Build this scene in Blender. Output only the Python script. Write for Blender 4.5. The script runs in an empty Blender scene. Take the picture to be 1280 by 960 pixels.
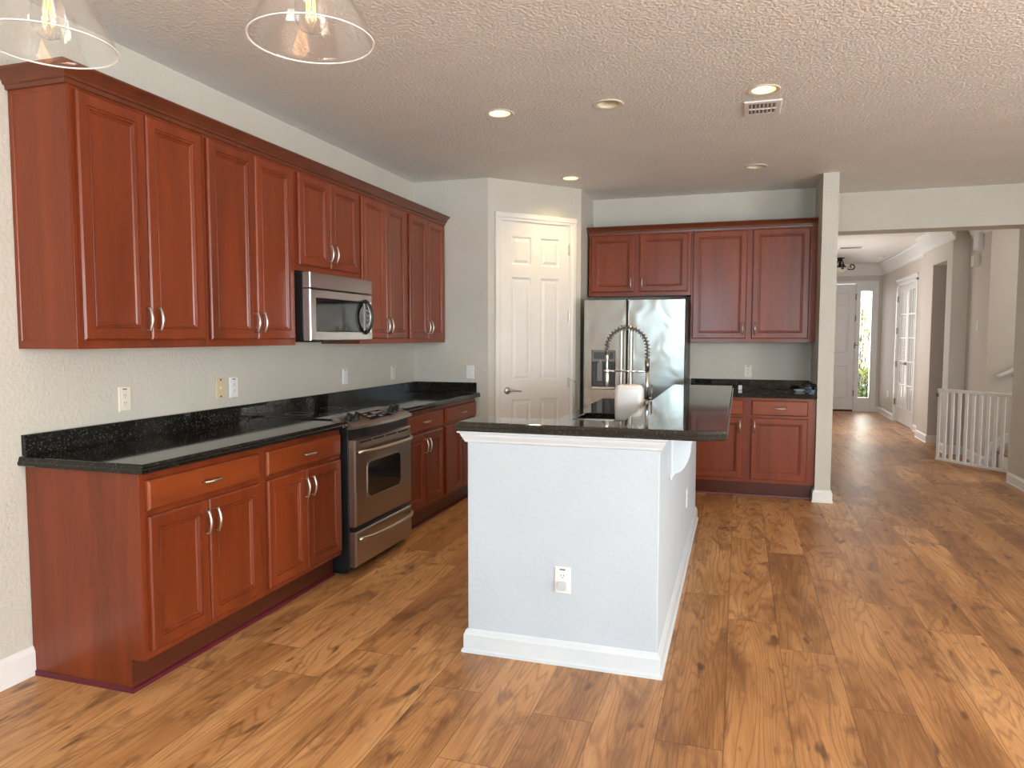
import bpy, bmesh, math, random
from mathutils import Vector, Matrix
random.seed(7)
PI = math.pi
SC = bpy.context.scene
COL = SC.collection

# ------------------------------------------------------------------ camera, world, light, exposure
CX, CZ, YAW, PITCH, FPX = 2.7712, 1.4009, 0.3055, 0.0659, 897.5
cam_data = bpy.data.cameras.new('camera')
cam_data.sensor_width = 36.0
cam_data.lens = FPX / 1280 * 36.0
cam_data.clip_start = 0.05
cam = bpy.data.objects.new('camera', cam_data)
COL.objects.link(cam)
cam.location = (CX, 0, CZ)
cam.rotation_euler = (PI / 2 - PITCH, -0.0009, YAW)
SC.camera = cam

SC.view_settings.view_transform = 'Standard'
SC.view_settings.look = 'None'
SC.view_settings.gamma = 1
SC.view_settings.use_curve_mapping = False
SC.view_settings.exposure = 0.12

world = bpy.data.worlds.new('daylight')
SC.world = world
world.use_nodes = True
wbg = world.node_tree.nodes['Background']
wbg.inputs[0].default_value = (0.86, 0.93, 1.0, 1)
wbg.inputs[1].default_value = 1.8


def area(name, loc, rot, sx, sy, power, color):
    l = bpy.data.lights.new(name, 'AREA')
    l.shape = 'RECTANGLE'; l.size = sx; l.size_y = sy
    l.energy = power; l.color = color
    o = bpy.data.objects.new(name, l); COL.objects.link(o)
    o.location = loc; o.rotation_euler = rot
    return o


DAY = (0.70, 0.87, 1.0)
# daylight through unseen, assumed windows behind the camera and in the right-hand wall
area('daylight_rear_left', (1.95, -3.40, 1.7), (PI / 2, 0, 0), 1.1, 1.5, 108, (0.57, 0.82, 1.0))
area('daylight_rear_right', (5.6, -3.80, 1.6), (PI / 2 + 0.35, 0, 0), 2.4, 1.5, 250, DAY)
area('daylight_side_window', (8.40, 0.2, 1.3), (PI / 2 + 0.35, 0, PI / 2), 4.2, 1.9, 400, (0.98, 0.98, 0.99))
area('daylight_study_window', (6.2, 15.35, 1.4), (PI / 2, 0, PI), 1.9, 1.9, 24, (1.0, 0.98, 0.85))
area('daylight_sidelight', (5.01, 15.2, 1.3), (PI / 2, 0, PI), 0.24, 2.0, 14, (1.0, 1.0, 0.98))
area('stair_fill', (7.7, 8.5, 2.3), (PI / 2, 0, PI / 2), 0.8, 0.9, 36, (0.97, 0.98, 0.95))  # added fill to brighten the stairs; the wall here has no window
area('foyer_fill', (3.62, 11.5, 1.5), (PI / 2, 0, -PI / 2), 1.8, 1.8, 28, (1.0, 0.97, 0.94))  # added fill lamp; the left hall wall has no window
sun_l = bpy.data.lights.new('sun', 'SUN'); sun_l.energy = 50; sun_l.angle = 0.01; sun_l.color = (1.0, 0.96, 0.90)
sun = bpy.data.objects.new('sun', sun_l); COL.objects.link(sun)
sun.rotation_euler = (math.radians(54), 0, math.radians(6))   # from behind the camera, down through the unseen rear windows

# ------------------------------------------------------------------ node helpers
class NT:
    def __init__(self, name):
        self.m = bpy.data.materials.new(name); self.m.use_nodes = True
        self.t = self.m.node_tree
        self.b = self.t.nodes['Principled BSDF']
        self.out = self.t.nodes['Material Output']
    def n(self, kind, **kw):
        x = self.t.nodes.new(kind)
        for k, v in kw.items(): setattr(x, k, v)
        return x
    def l(self, a, b): self.t.links.new(a, b)
    def put(self, sock, v):
        if hasattr(v, 'is_linked') or isinstance(v, bpy.types.NodeSocket): self.l(v, sock)
        else: sock.default_value = v
    def math(self, op, a, b=None, c=None):
        x = self.n('ShaderNodeMath', operation=op)
        for i, v in enumerate((a, b, c)):
            if v is not None: self.put(x.inputs[i], v)
        return x.outputs[0]
    def mix(self, f, a, b, blend='MIX'):
        x = self.n('ShaderNodeMix', data_type='RGBA', blend_type=blend)
        self.put(x.inputs[0], f); self.put(x.inputs[6], a); self.put(x.inputs[7], b)
        return x.outputs[2]
    def ramp(self, f, stops):
        x = self.n('ShaderNodeValToRGB')
        e = x.color_ramp.elements
        while len(e) < len(stops): e.new(0.5)
        for i, (p, c) in enumerate(stops):
            e[i].position = p; e[i].color = c if len(c) == 4 else (*c, 1)
        self.put(x.inputs[0], f)
        return x.outputs[0]
    def noise(self, vec, scale, detail=2, rough=0.5, dist=0.0):
        x = self.n('ShaderNodeTexNoise')
        if vec is not None: self.l(vec, x.inputs['Vector'])
        x.inputs['Scale'].default_value = scale; x.inputs['Detail'].default_value = detail
        x.inputs['Roughness'].default_value = rough; x.inputs['Distortion'].default_value = dist
        return x.outputs[0]
    def coords(self, scale=(1, 1, 1), kind='Object'):
        tc = self.n('ShaderNodeTexCoord'); mp = self.n('ShaderNodeMapping')
        mp.inputs['Scale'].default_value = scale
        self.l(tc.outputs[kind], mp.inputs[0]); return mp.outputs[0]
    def pos(self, scale=(1, 1, 1)):
        g = self.n('ShaderNodeNewGeometry'); mp = self.n('ShaderNodeMapping')
        mp.inputs['Scale'].default_value = scale
        self.l(g.outputs['Position'], mp.inputs[0]); return mp.outputs[0]
    def bump(self, h, strength, dist=0.01):
        x = self.n('ShaderNodeBump')
        x.inputs['Strength'].default_value = strength; x.inputs['Distance'].default_value = dist
        self.l(h, x.inputs['Height']); self.l(x.outputs[0], self.b.inputs['Normal'])
    def set(self, color=None, rough=None, metal=None, spec=None, coat=None, emit=None, estr=None):
        I = self.b.inputs
        if color is not None: self.put(I['Base Color'], color if not isinstance(color, tuple) else (*color, 1)[:4])
        if rough is not None: self.put(I['Roughness'], rough)
        if metal is not None: I['Metallic'].default_value = metal
        if spec is not None: I['Specular IOR Level'].default_value = spec
        if coat is not None: I['Coat Weight'].default_value = coat; I['Coat Roughness'].default_value = 0.12
        if emit is not None: I['Emission Color'].default_value = (*emit, 1); I['Emission Strength'].default_value = estr
        return self


def plain(name, c, rough=0.5, metal=0.0, spec=0.5, var=0.06, scale=9.0, **kw):
    t = NT(name)
    n = t.noise(t.coords(), scale, 3)
    a = tuple(v * (1 - var) for v in c); b = tuple(min(1, v * (1 + var)) for v in c)
    t.set(t.ramp(n, [(0.3, a), (0.7, b)]), rough, metal, spec, **kw)
    return t.m


def wall_mat(name, c, bscale=55, bstr=0.35, bdist=0.004):
    t = NT(name)
    p = t.pos()
    n = t.noise(p, 3.0, 3)
    t.set(t.ramp(n, [(0.3, tuple(v * 0.97 for v in c)), (0.7, tuple(v * 1.02 for v in c))]), 0.62, 0, 0.3)
    h = t.noise(p, bscale, 3, 0.55)
    h = t.ramp(h, [(0.38, (0, 0, 0)), (0.62, (1, 1, 1))])
    t.bump(h, bstr, bdist)
    return t.m


def wood_mat(name, base, vertical=True, rough=0.28):
    t = NT(name)
    s = (7, 7, 0.7) if vertical else (0.7, 7, 7)
    oi = t.n('ShaderNodeObjectInfo')
    tc = t.n('ShaderNodeTexCoord')
    add = t.n('ShaderNodeVectorMath', operation='ADD')
    cmb = t.n('ShaderNodeCombineXYZ')
    r10 = t.math('MULTIPLY', oi.outputs['Random'], 37.0)
    t.l(r10, cmb.inputs[0]); t.l(r10, cmb.inputs[2])
    t.l(tc.outputs['Object'], add.inputs[0]); t.l(cmb.outputs[0], add.inputs[1])
    mp = t.n('ShaderNodeMapping'); mp.inputs['Scale'].default_value = s
    t.l(add.outputs[0], mp.inputs[0])
    big = t.noise(mp.outputs[0], 1.3, 4, 0.55, 0.6)
    mp2 = t.n('ShaderNodeMapping'); mp2.inputs['Scale'].default_value = tuple(v * 9 for v in s)
    t.l(add.outputs[0], mp2.inputs[0])
    fine = t.noise(mp2.outputs[0], 1.6, 3, 0.6)
    f = t.math('ADD', t.math('MULTIPLY', big, 0.7), t.math('MULTIPLY', fine, 0.3))
    f = t.math('ADD', f, t.math('MULTIPLY', t.math('SUBTRACT', oi.outputs['Random'], 0.5), 0.12))
    col = t.ramp(f, [(0.25, tuple(v * 0.62 for v in base)), (0.5, base), (0.75, tuple(v * 1.35 for v in base))])
    t.set(col, rough, 0, 0.42, coat=0.06)
    return t.m


def thin_glass(name, tint=(1, 1, 1), extra=0.0, haze=0.0):
    t = NT(name)
    t.t.nodes.remove(t.b)
    lw = t.n('ShaderNodeLayerWeight'); lw.inputs[0].default_value = 0.5
    fr = t.math('ADD', 0.04, t.math('MULTIPLY', t.math('POWER', lw.outputs['Facing'], 5.0), 0.9))
    tr = t.n('ShaderNodeBsdfTransparent'); tr.inputs[0].default_value = (*tint, 1)
    gl = t.n('ShaderNodeBsdfGlossy'); gl.inputs['Roughness'].default_value = 0.02
    mx = t.n('ShaderNodeMixShader')
    t.l(t.math('ADD', fr, extra), mx.inputs[0])
    t.l(tr.outputs[0], mx.inputs[1]); t.l(gl.outputs[0], mx.inputs[2])
    last = mx
    if haze:
        df = t.n('ShaderNodeBsdfDiffuse'); df.inputs[0].default_value = (0.9, 0.9, 0.9, 1)
        m2 = t.n('ShaderNodeMixShader'); m2.inputs[0].default_value = haze
        t.l(mx.outputs[0], m2.inputs[1]); t.l(df.outputs[0], m2.inputs[2]); last = m2
    t.l(last.outputs[0], t.out.inputs[0])
    return t.m


def floor_mat():
    t = NT('oak_planks')
    PW, PL = 0.2275, 1.52
    g = t.n('ShaderNodeNewGeometry'); sp = t.n('ShaderNodeSeparateXYZ'); t.l(g.outputs['Position'], sp.inputs[0])
    x, y = sp.outputs[0], sp.outputs[1]
    u = t.math('DIVIDE', t.math('SUBTRACT', x, 2.749 - 20 * PW), PW)
    row = t.math('FLOOR', u); fu = t.math('FRACT', u)
    wr = t.n('ShaderNodeTexWhiteNoise', noise_dimensions='1D'); t.l(row, wr.inputs['W'])
    v = t.math('ADD', t.math('DIVIDE', t.math('ADD', y, 10), PL), t.math('MULTIPLY', wr.outputs['Value'], 7.0))
    idx = t.math('FLOOR', v); fv = t.math('FRACT', v)
    cb = t.n('ShaderNodeCombineXYZ'); t.l(row, cb.inputs[0]); t.l(idx, cb.inputs[1])
    wn = t.n('ShaderNodeTexWhiteNoise', noise_dimensions='2D'); t.l(cb.outputs[0], wn.inputs['Vector'])
    pr = wn.outputs['Value']
    sc = t.n('ShaderNodeSeparateColor'); t.l(wn.outputs['Color'], sc.inputs[0])
    def vec(sx, sy):
        c = t.n('ShaderNodeCombineXYZ')
        t.l(t.math('ADD', t.math('MULTIPLY', x, sx), t.math('MULTIPLY', sc.outputs[0], 31.0)), c.inputs[0])
        t.l(t.math('ADD', t.math('MULTIPLY', y, sy), t.math('MULTIPLY', sc.outputs[1], 47.0)), c.inputs[1])
        t.l(t.math('MULTIPLY', sc.outputs[2], 13.0), c.inputs[2])
        return c.outputs[0]
    cath = t.noise(vec(6.0, 0.50), 1.0, 2, 0.4, 0.25)
    rings = t.math('SINE', t.math('MULTIPLY', cath, 150.0))
    rings = t.math('MULTIPLY', t.math('ADD', rings, 1.0), 0.5)
    fine = t.noise(vec(190, 5.5), 1.0, 2, 0.6)
    broad = t.noise(vec(5.0, 0.9), 1.0, 3, 0.55, 0.3)
    kn = t.noise(vec(7.5, 2.6), 1.0, 4, 0.6, 1.2)
    kn2 = t.noise(vec(13.0, 4.4), 1.0, 2, 0.55, 0.4)
    f = t.math('ADD', t.math('MULTIPLY', broad, 0.62), t.math('MULTIPLY', fine, 0.30))
    f = t.math('ADD', f, 0.03)
    lines = t.math('POWER', rings, 5.0)
    f = t.math('ADD', f, t.math('MULTIPLY', t.math('SUBTRACT', pr, 0.5), 0.20))
    base = t.ramp(f, [(0.30, (0.27, 0.115, 0.040)), (0.48, (0.535, 0.258, 0.096)), (0.68, (0.74, 0.41, 0.178))])
    k = t.ramp(kn, [(0.52, (0, 0, 0)), (0.70, (1, 1, 1))])
    k2 = t.ramp(kn2, [(0.635, (0, 0, 0)), (0.74, (1, 1, 1))])
    base = t.mix(t.math('MULTIPLY', k, 0.66), base, (0.150, 0.058, 0.022, 1))
    base = t.mix(t.math('MULTIPLY', k2, 0.75), base, (0.07, 0.03, 0.015, 1))
    base = t.mix(t.math('MULTIPLY', lines, 0.42), base, (0.20, 0.085, 0.032, 1))
    e1 = t.math('MINIMUM', fu, t.math('SUBTRACT', 1.0, fu))
    e2 = t.math('MULTIPLY', t.math('MINIMUM', fv, t.math('SUBTRACT', 1.0, fv)), PL / PW)
    e = t.math('MINIMUM', e1, e2)
    gap = t.math('LESS_THAN', e, 0.0085)
    base = t.mix(t.math('MULTIPLY', gap, 0.55), base, (0.10, 0.04, 0.018, 1))
    rough = t.math('ADD', 0.33, t.math('MULTIPLY', fine, 0.16))
    t.set(base, rough, 0, 0.5)
    h = t.math('SUBTRACT', t.math('MULTIPLY', fine, 0.3), gap)
    t.bump(h, 0.12, 0.002)
    return t.m


def granite_mat(name, edge=(0.006, 0.0058, 0.0055)):
    t = NT(name)
    p = t.pos()
    v = t.n('ShaderNodeTexVoronoi'); v.inputs['Scale'].default_value = 230; t.l(p, v.inputs['Vector'])
    n = t.noise(p, 70, 4, 0.7)
    sep = t.n('ShaderNodeSeparateColor'); t.l(v.outputs['Color'], sep.inputs[0])
    sp = t.math('MULTIPLY', t.math('GREATER_THAN', sep.outputs[0], 0.86), t.math('GREATER_THAN', n, 0.5))
    base = t.ramp(n, [(0.4, edge), (0.72, (0.018, 0.017, 0.014))])
    base = t.mix(t.math('MULTIPLY', sp, 0.6), base, (0.10, 0.095, 0.08, 1))
    t.set(base, 0.06, 0, 0.4)
    return t.m


def steel_mat(name, c=(0.52, 0.50, 0.48), rough=0.28, wav=0.0, axis=(1, 1, 60)):
    t = NT(name)
    n = t.noise(t.coords(axis), 8, 2)
    t.set(t.ramp(n, [(0.3, tuple(v * 0.92 for v in c)), (0.7, c)]), rough, 1.0)
    if wav:
        h = t.noise(t.coords((1, 1, 0.8)), 4.2, 1, 0.5, 0.8)
        t.bump(h, wav, 0.05)
    return t.m


M = {}
M['wall'] = wall_mat('wall_paint', (0.60, 0.572, 0.505))
M['island_paint_daylit'] = wall_mat('island_paint_daylit', (0.55, 0.615, 0.675), 60, 0.10)  # white paint with the blue of the window light mixed into its colour
M['hall_wall'] = wall_mat('hall_paint', (0.66, 0.60, 0.54), 55, 0.1)
M['ceiling'] = wall_mat('knockdown_ceiling', (0.83, 0.83, 0.81), 60, 0.6, 0.005)
M['hall_ceiling'] = wall_mat('hall_ceiling_paint', (0.80, 0.77, 0.74), 38, 0.3, 0.004)
M['trim'] = plain('white_trim_paint', (0.82, 0.81, 0.79), 0.35, var=0.02)
M['island_trim_daylit'] = plain('daylit_white_trim_paint', (0.68, 0.735, 0.775), 0.35, var=0.02)  # the white trim again, bluish window light put into the colour
M['door_white'] = plain('door_paint', (0.80, 0.765, 0.72), 0.38, var=0.02)
M['floor'] = floor_mat()
M['wood'] = wood_mat('cherry_vertical', (0.200, 0.037, 0.0108))
M['wood_h'] = wood_mat('cherry_horizontal', (0.240, 0.049, 0.0125), False)
M['wood_dark'] = wood_mat('cherry_crown', (0.135, 0.036, 0.016), False)
M['wood_toe_shade'] = wood_mat('cherry_toe_shade', (0.085, 0.021, 0.010), False)  # cherry darkened to paint in the shade of the toe recess
M['shoe'] = plain('burgundy_shoe', (0.115, 0.012, 0.022), 0.4)
M['granite'] = granite_mat('black_granite')
M['bar_granite'] = granite_mat('black_brown_granite', (0.022, 0.018, 0.014))
M['steel'] = steel_mat('brushed_steel', (0.50, 0.46, 0.43))
M['steel_light'] = plain('satin_nickel', (0.60, 0.55, 0.48), 0.32, 1.0, var=0.03)
M['fridge_steel'] = steel_mat('fridge_steel', (0.40, 0.38, 0.345), 0.21, 0.11)
M['chrome'] = plain('chrome', (0.75, 0.74, 0.72), 0.12, 1.0, var=0.02)
M['bronze'] = plain('brushed_bronze_steel', (0.26, 0.22, 0.185), 0.3, 1.0, var=0.03)
M['black'] = plain('black_plastic', (0.012, 0.012, 0.013), 0.35)
M['black_gloss'] = plain('black_glass', (0.006, 0.006, 0.007), 0.05, spec=0.6)
M['grey_panel'] = plain('grey_plastic', (0.22, 0.21, 0.20), 0.35)
M['dark_grey'] = plain('dark_grey_plastic', (0.07, 0.07, 0.07), 0.4)
M['plate_white'] = plain('white_plastic', (0.82, 0.82, 0.82), 0.35, var=0.02)
M['plate_ivory'] = plain('ivory_plastic', (0.78, 0.73, 0.62), 0.4, var=0.02)
M['plate_almond'] = plain('almond_plastic', (0.68, 0.55, 0.36), 0.4, var=0.02)
M['iron'] = plain('dark_iron', (0.02, 0.016, 0.013), 0.45, 0.6)
M['glass'] = thin_glass('clear_glass', (1, 1, 1), 0.035, 0.012)
M['pane'] = thin_glass('window_glass', (0.97, 0.98, 0.97), 0.0)
M['glass_rim'] = thin_glass('glass_rim', (1, 1, 1), 0.2, 0.75)
M['jug'] = plain('white_translucent_plastic', (0.80, 0.76, 0.72), 0.25, var=0.02)
M['jug'].node_tree.nodes['Principled BSDF'].inputs['Subsurface Weight'].default_value = 0.25
M['jug'].node_tree.nodes['Principled BSDF'].inputs['Subsurface Radius'].default_value = (0.03, 0.028, 0.025)
M['leaf'] = plain('leaf', (0.34, 0.46, 0.20), 0.5, var=0.5, scale=3)
M['leaf_y'] = plain('yellow_green_leaf', (0.62, 0.66, 0.24), 0.5, var=0.4, scale=3)
M['bark'] = plain('bark', (0.12, 0.08, 0.05), 0.8)
M['pavement'] = plain('pale_pavement', (0.7, 0.68, 0.65), 0.8)
M['tread'] = plain('stair_tread_wood', (0.33, 0.15, 0.06), 0.4, var=0.2)


def emit_mat(name, c, s):
    t = NT(name); t.set(c, 0.4, emit=c, estr=s); return t.m


M['lamp_on'] = emit_mat('warm_lamp', (1.0, 0.80, 0.38), 7.0)
M['lamp_off'] = plain('unlit_lamp', (0.62, 0.56, 0.46), 0.4)
M['filament'] = emit_mat('filament_glow', (1.0, 0.62, 0.14), 3.2)
M['can'] = plain('can_reflector', (0.80, 0.74, 0.58), 0.3, var=0.02)

# ------------------------------------------------------------------ mesh helpers
class MB:
    def __init__(self): self.bm = bmesh.new()
    def quad(self, vs):
        return self.bm.faces.new([self.bm.verts.new(v) for v in vs])
    def box(self, x0, x1, y0, y1, z0, z1):
        v = [self.bm.verts.new((x, y, z)) for x in (x0, x1) for y in (y0, y1) for z in (z0, z1)]
        for f in ((0, 1, 3, 2), (4, 6, 7, 5), (0, 4, 5, 1), (2, 3, 7, 6), (0, 2, 6, 4), (1, 5, 7, 3)):
            self.bm.faces.new([v[i] for i in f])
        return self
    def prism(self, pts, axis, a, b):
        def P(p, t):
            return {'x': (t, p[0], p[1]), 'y': (p[0], t, p[1]), 'z': (p[0], p[1], t)}[axis]
        A = [self.bm.verts.new(P(p, a)) for p in pts]; B = [self.bm.verts.new(P(p, b)) for p in pts]
        n = len(pts)
        self.bm.faces.new(A); self.bm.faces.new(B[::-1])
        for i in range(n): self.bm.faces.new([A[i], B[i], B[(i + 1) % n], A[(i + 1) % n]])
        return self
    def loft(self, loops, cap0=True, cap1=True):
        R = [[self.bm.verts.new(p) for p in lp] for lp in loops]
        n = len(R[0])
        for a, b in zip(R, R[1:]):
            for i in range(n): self.bm.faces.new([a[i], a[(i + 1) % n], b[(i + 1) % n], b[i]])
        if cap0: self.bm.faces.new(R[0][::-1])
        if cap1: self.bm.faces.new(R[-1])
        return self
    def rings(self, x0, x1, z0, z1, steps, face='-y'):
        """rectangular relief: steps of (inset, y)"""
        lp = []
        for ins, y in steps:
            lp.append([(x0 + ins, y, z0 + ins), (x1 - ins, y, z0 + ins), (x1 - ins, y, z1 - ins), (x0 + ins, y, z1 - ins)])
        return self.loft(lp)
    def tube(self, path, r, n=8, closed=False, caps=True):
        path = [Vector(p) for p in path]
        rs = r if isinstance(r, (list, tuple)) else [r] * len(path)
        prev = None; loops = []
        for i, p in enumerate(path):
            a = path[i - 1] if i else p; b = path[i + 1] if i < len(path) - 1 else p
            d = (b - a).normalized()
            if prev is None:
                up = Vector((0, 0, 1)) if abs(d.z) < 0.9 else Vector((1, 0, 0))
                s = d.cross(up).normalized()
            else:
                s = (prev - d * prev.dot(d)).normalized()
            prev = s; q = d.cross(s)
            loops.append([tuple(p + (s * math.cos(2 * PI * k / n) + q * math.sin(2 * PI * k / n)) * rs[i]) for k in range(n)])
        return self.loft(loops, caps, caps)
    def lathe(self, prof, c=(0, 0, 0), n=32, axis='z', caps=(False, False)):
        loops = []
        for r, h in prof:
            lp = []
            for k in range(n):
                a = 2 * PI * k / n; u, w = r * math.cos(a), r * math.sin(a)
                lp.append({'z': (c[0] + u, c[1] + w, c[2] + h), 'y': (c[0] + u, c[1] + h, c[2] + w), 'x': (c[0] + h, c[1] + u, c[2] + w)}[axis])
            loops.append(lp)
        return self.loft(loops, *caps)
    def build(self, name, mat, parent=None, bevel=0.0, smooth=False, seg=2):
        bmesh.ops.recalc_face_normals(self.bm, faces=self.bm.faces[:])
        me = bpy.data.meshes.new(name); self.bm.to_mesh(me); self.bm.free()
        if smooth:
            for p in me.polygons: p.use_smooth = True
        me.materials.append(mat)
        o = bpy.data.objects.new(name, me); COL.objects.link(o)
        if parent: o.parent = parent
        if bevel:
            m = o.modifiers.new('bevel', 'BEVEL'); m.width = bevel; m.segments = seg
            m.limit_method = 'ANGLE'; m.angle_limit = math.radians(40)
        return o


def smooth_by_angle(o, ang=35):
    for p in o.data.polygons: p.use_smooth = True
    try: o.data.set_sharp_from_angle(angle=math.radians(ang))
    except Exception: pass
    return o


def tag(o, label, cat, group=None):
    o['label'] = label; o['category'] = cat
    if group: o['group'] = group
    return o


def thing(name, label, cat, loc=(0, 0, 0), rz=0.0, group=None):
    o = bpy.data.objects.new(name, None); COL.objects.link(o)
    o.empty_display_size = 0.1
    o.location = loc; o.rotation_euler = (0, 0, rz)
    return tag(o, label, cat, group)


def struct(mb, name, mat, parent=None, **kw):
    o = mb.build(name, mat, parent, **kw)
    if not parent: o['kind'] = 'structure'
    return o


def dup(root, loc, rz=None, label=None, group=None):
    def cp(o, par):
        c = o.copy(); COL.objects.link(c); c.parent = par
        for ch in list(o.children): cp(ch, c)
        return c
    r = root.copy(); COL.objects.link(r)
    for ch in list(root.children): cp(ch, r)
    r.location = loc
    if rz is not None: r.rotation_euler = (0, 0, rz)
    if label: r['label'] = label
    if group: r['group'] = group
    return r


# ------------------------------------------------------------------ dimensions
Y1, Y2, Y3, YH, YHB = 5.873, 7.156, 6.530, 7.490, 7.780
ZC, ZH = 2.753, 2.396
XP1, XP2, YP2 = 0.7025, 1.363, 6.579
XW, XW2 = 3.411, 3.534
XR, YR, YF = 7.8, -3.2, 14.8      # right wall, rear wall, foyer front wall
B0 = 2.171

# ------------------------------------------------------------------ the setting
mb = MB(); mb.box(-0.1, 9.0, YR - 0.1, YF + 0.12, -0.1, 0.0); struct(mb, 'floor', M['floor'])

# ceiling with round holes for the recessed lights
CANS = [(1.358, 4.230, True), (1.370, 6.105, True), (2.018, 4.250, False), (2.874, 4.262, True), (2.870, 6.120, False)]
RH = 0.066
mb = MB()
xs = sorted({-0.1, XR + 0.1, 1.16, 1.57, 1.82, 2.22, 2.67, 3.07}); ys = sorted({YR - 0.1, 4.04, 4.45, 5.91, 6.32, YH + 0.05})
for i in range(len(xs) - 1):
    for j in range(len(ys) - 1):
        a, b, c, d = xs[i], xs[i + 1], ys[j], ys[j + 1]
        hit = [q for q in CANS if a < q[0] < b and c < q[1] < d]
        if not hit:
            mb.quad([(a, c, ZC), (b, c, ZC), (b, d, ZC), (a, d, ZC)])
        else:
            cx, cy, _ = hit[0]; N = 32
            ring = []; sq = []
            for k in range(N):
                an = 2 * PI * k / N; ux, uy = math.cos(an), math.sin(an)
                ring.append((cx + RH * ux, cy + RH * uy, ZC))
                ts = []
                if ux > 1e-6: ts.append((b - cx) / ux)
                if ux < -1e-6: ts.append((a - cx) / ux)
                if uy > 1e-6: ts.append((d - cy) / uy)
                if uy < -1e-6: ts.append((c - cy) / uy)
                t_ = min(ts); sq.append([cx + t_ * ux, cy + t_ * uy, ZC])
            for (qx, qy) in ((a, c), (a, d), (b, c), (b, d)):
                k = min(range(N), key=lambda k: (sq[k][0] - qx) ** 2 + (sq[k][1] - qy) ** 2)
                sq[k] = [qx, qy, ZC]
            for k in range(N):
                k2 = (k + 1) % N
                mb.quad([ring[k], ring[k2], tuple(sq[k2]), tuple(sq[k])])
bmesh.ops.remove_doubles(mb.bm, verts=mb.bm.verts[:], dist=1e-5)
# upper skin so that the ceiling is a closed slab above the rooms
mb.box(-0.2, XR + 0.2, YR - 0.2, YH + 0.05, ZC + 0.16, ZC + 0.22)
struct(mb, 'ceiling', M['ceiling'])
mb = MB(); mb.box(3.3, 9.1, YH + 0.05, YF + 0.2, ZC, ZC + 0.2); struct(mb, 'ceiling_hall', M['hall_ceiling'])

mb = MB(); mb.box(-0.12, 0, YR - 0.1, Y2 + 0.12, 0, ZC + 0.1); struct(mb, 'wall_left', M['wall'])
mb = MB(); mb.box(XP2 - 0.02, XW, Y2, Y2 + 0.12, 0, ZC + 0.1); struct(mb, 'wall_back', M['wall'])
mb = MB()
mb.box(0, XP1, Y1, Y1 + 0.11, 0, ZC + 0.1)
struct(mb, 'wall_pantry_front', M['wall'])
mb = MB()
mb.box(XP2 - 0.11, XP2, YP2, Y2, 0, ZC + 0.1)
struct(mb, 'wall_pantry_side', M['wall'])
# diagonal pantry wall around its door, in its own frame: local x along the wall, local -y into the kitchen
DL = math.hypot(XP2 - XP1, YP2 - Y1); DA = math.atan2(YP2 - Y1, XP2 - XP1)
DMAT = Matrix.Translation((XP1, Y1, 0)) @ Matrix.Rotation(DA, 4, 'Z')
D0, D1, DH = 0.128, 0.848, 2.415
mb = MB()
mb.box(0, D0, 0, 0.11, 0, ZC + 0.1); mb.box(D1, DL, 0, 0.11, 0, ZC + 0.1); mb.box(D0, D1, 0, 0.11, DH, ZC + 0.1)
o = struct(mb, 'wall_pantry_diagonal', M['wall']); o.matrix_world = DMAT

mb = MB(); mb.box(XW, XW2, Y3, YH, 0, ZC + 0.1); struct(mb, 'wall_wing', M['wall'])
mb = MB(); mb.box(XW - 0.12, XW2, YH, YF, 0, ZC); mb.box(XW2, XW2 + 0.06, YH + 0.06, YHB, 0, ZH + 0.02); struct(mb, 'wall_hall_left', M['hall_wall'])
mb = MB(); mb.box(XW2, 5.278, YH, YHB, ZH, ZC + 0.1); struct(mb, 'wall_header', M['wall'])
mb = MB(); mb.box(5.278, XR, YH, 7.98, 0, ZC + 0.1); struct(mb, 'wall_front', M['wall'])
# hall right side
mb = MB()
F0, F1, FH = 12.03, 13.35, 2.25
mb.box(5.28, 5.40, 11.25, F0, 0, ZC); mb.box(5.28, 5.40, F1, YF, 0, ZC); mb.box(5.28, 5.40, F0, F1, FH, ZC)
struct(mb, 'wall_hall_right', M['hall_wall'])
mb = MB(); mb.box(5.17, 6.9, 10.66, 11.25, 0, ZC); struct(mb, 'wall_hall_corner', M['hall_wall'])
mb = MB(); mb.box(5.16, 5.33, 9.96, 10.66, 2.33, ZC); mb.box(5.16, 5.33, 9.72, 9.96, 0, ZC); struct(mb, 'wall_hall_doorway', M['hall_wall'])
mb = MB(); mb.box(5.33, 5.45, 9.07, 9.96, 0, ZC); mb.box(5.33, XR, 8.95, 9.07, 0, ZC); struct(mb, 'wall_stair', M['hall_wall'])
mb = MB(); mb.box(6.9, 7.0, 9.07, 11.25, 0, ZC); struct(mb, 'wall_hall_end', M['hall_wall'])
# foyer front wall with openings for the door, the sidelight and the study window
mb = MB()
DX0, DX1 = 3.92, 4.852
SX0, SX1 = 4.90, 5.135
def holes(mb, x0, x1, y0, y1, z1, hs):
    x = x0
    for (a, b, za, zb) in hs:
        if a > x: mb.box(x, a, y0, y1, 0, z1)
        if za > 0: mb.box(a, b, y0, y1, 0, za)
        mb.box(a, b, y0, y1, zb, z1); x = b
    mb.box(x, x1, y0, y1, 0, z1)
holes(mb, 3.3, 9.0, YF, YF + 0.12, ZC, [(DX0, DX1, 0, 2.405), (SX0, SX1, 0.25, 2.27), (5.62, 7.6, 0.35, 2.3)])
struct(mb, 'wall_foyer', M['hall_wall'])
mb = MB(); mb.box(8.9, 9.0, 11.25, YF, 0, ZC); struct(mb, 'wall_study', M['hall_wall'])
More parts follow.
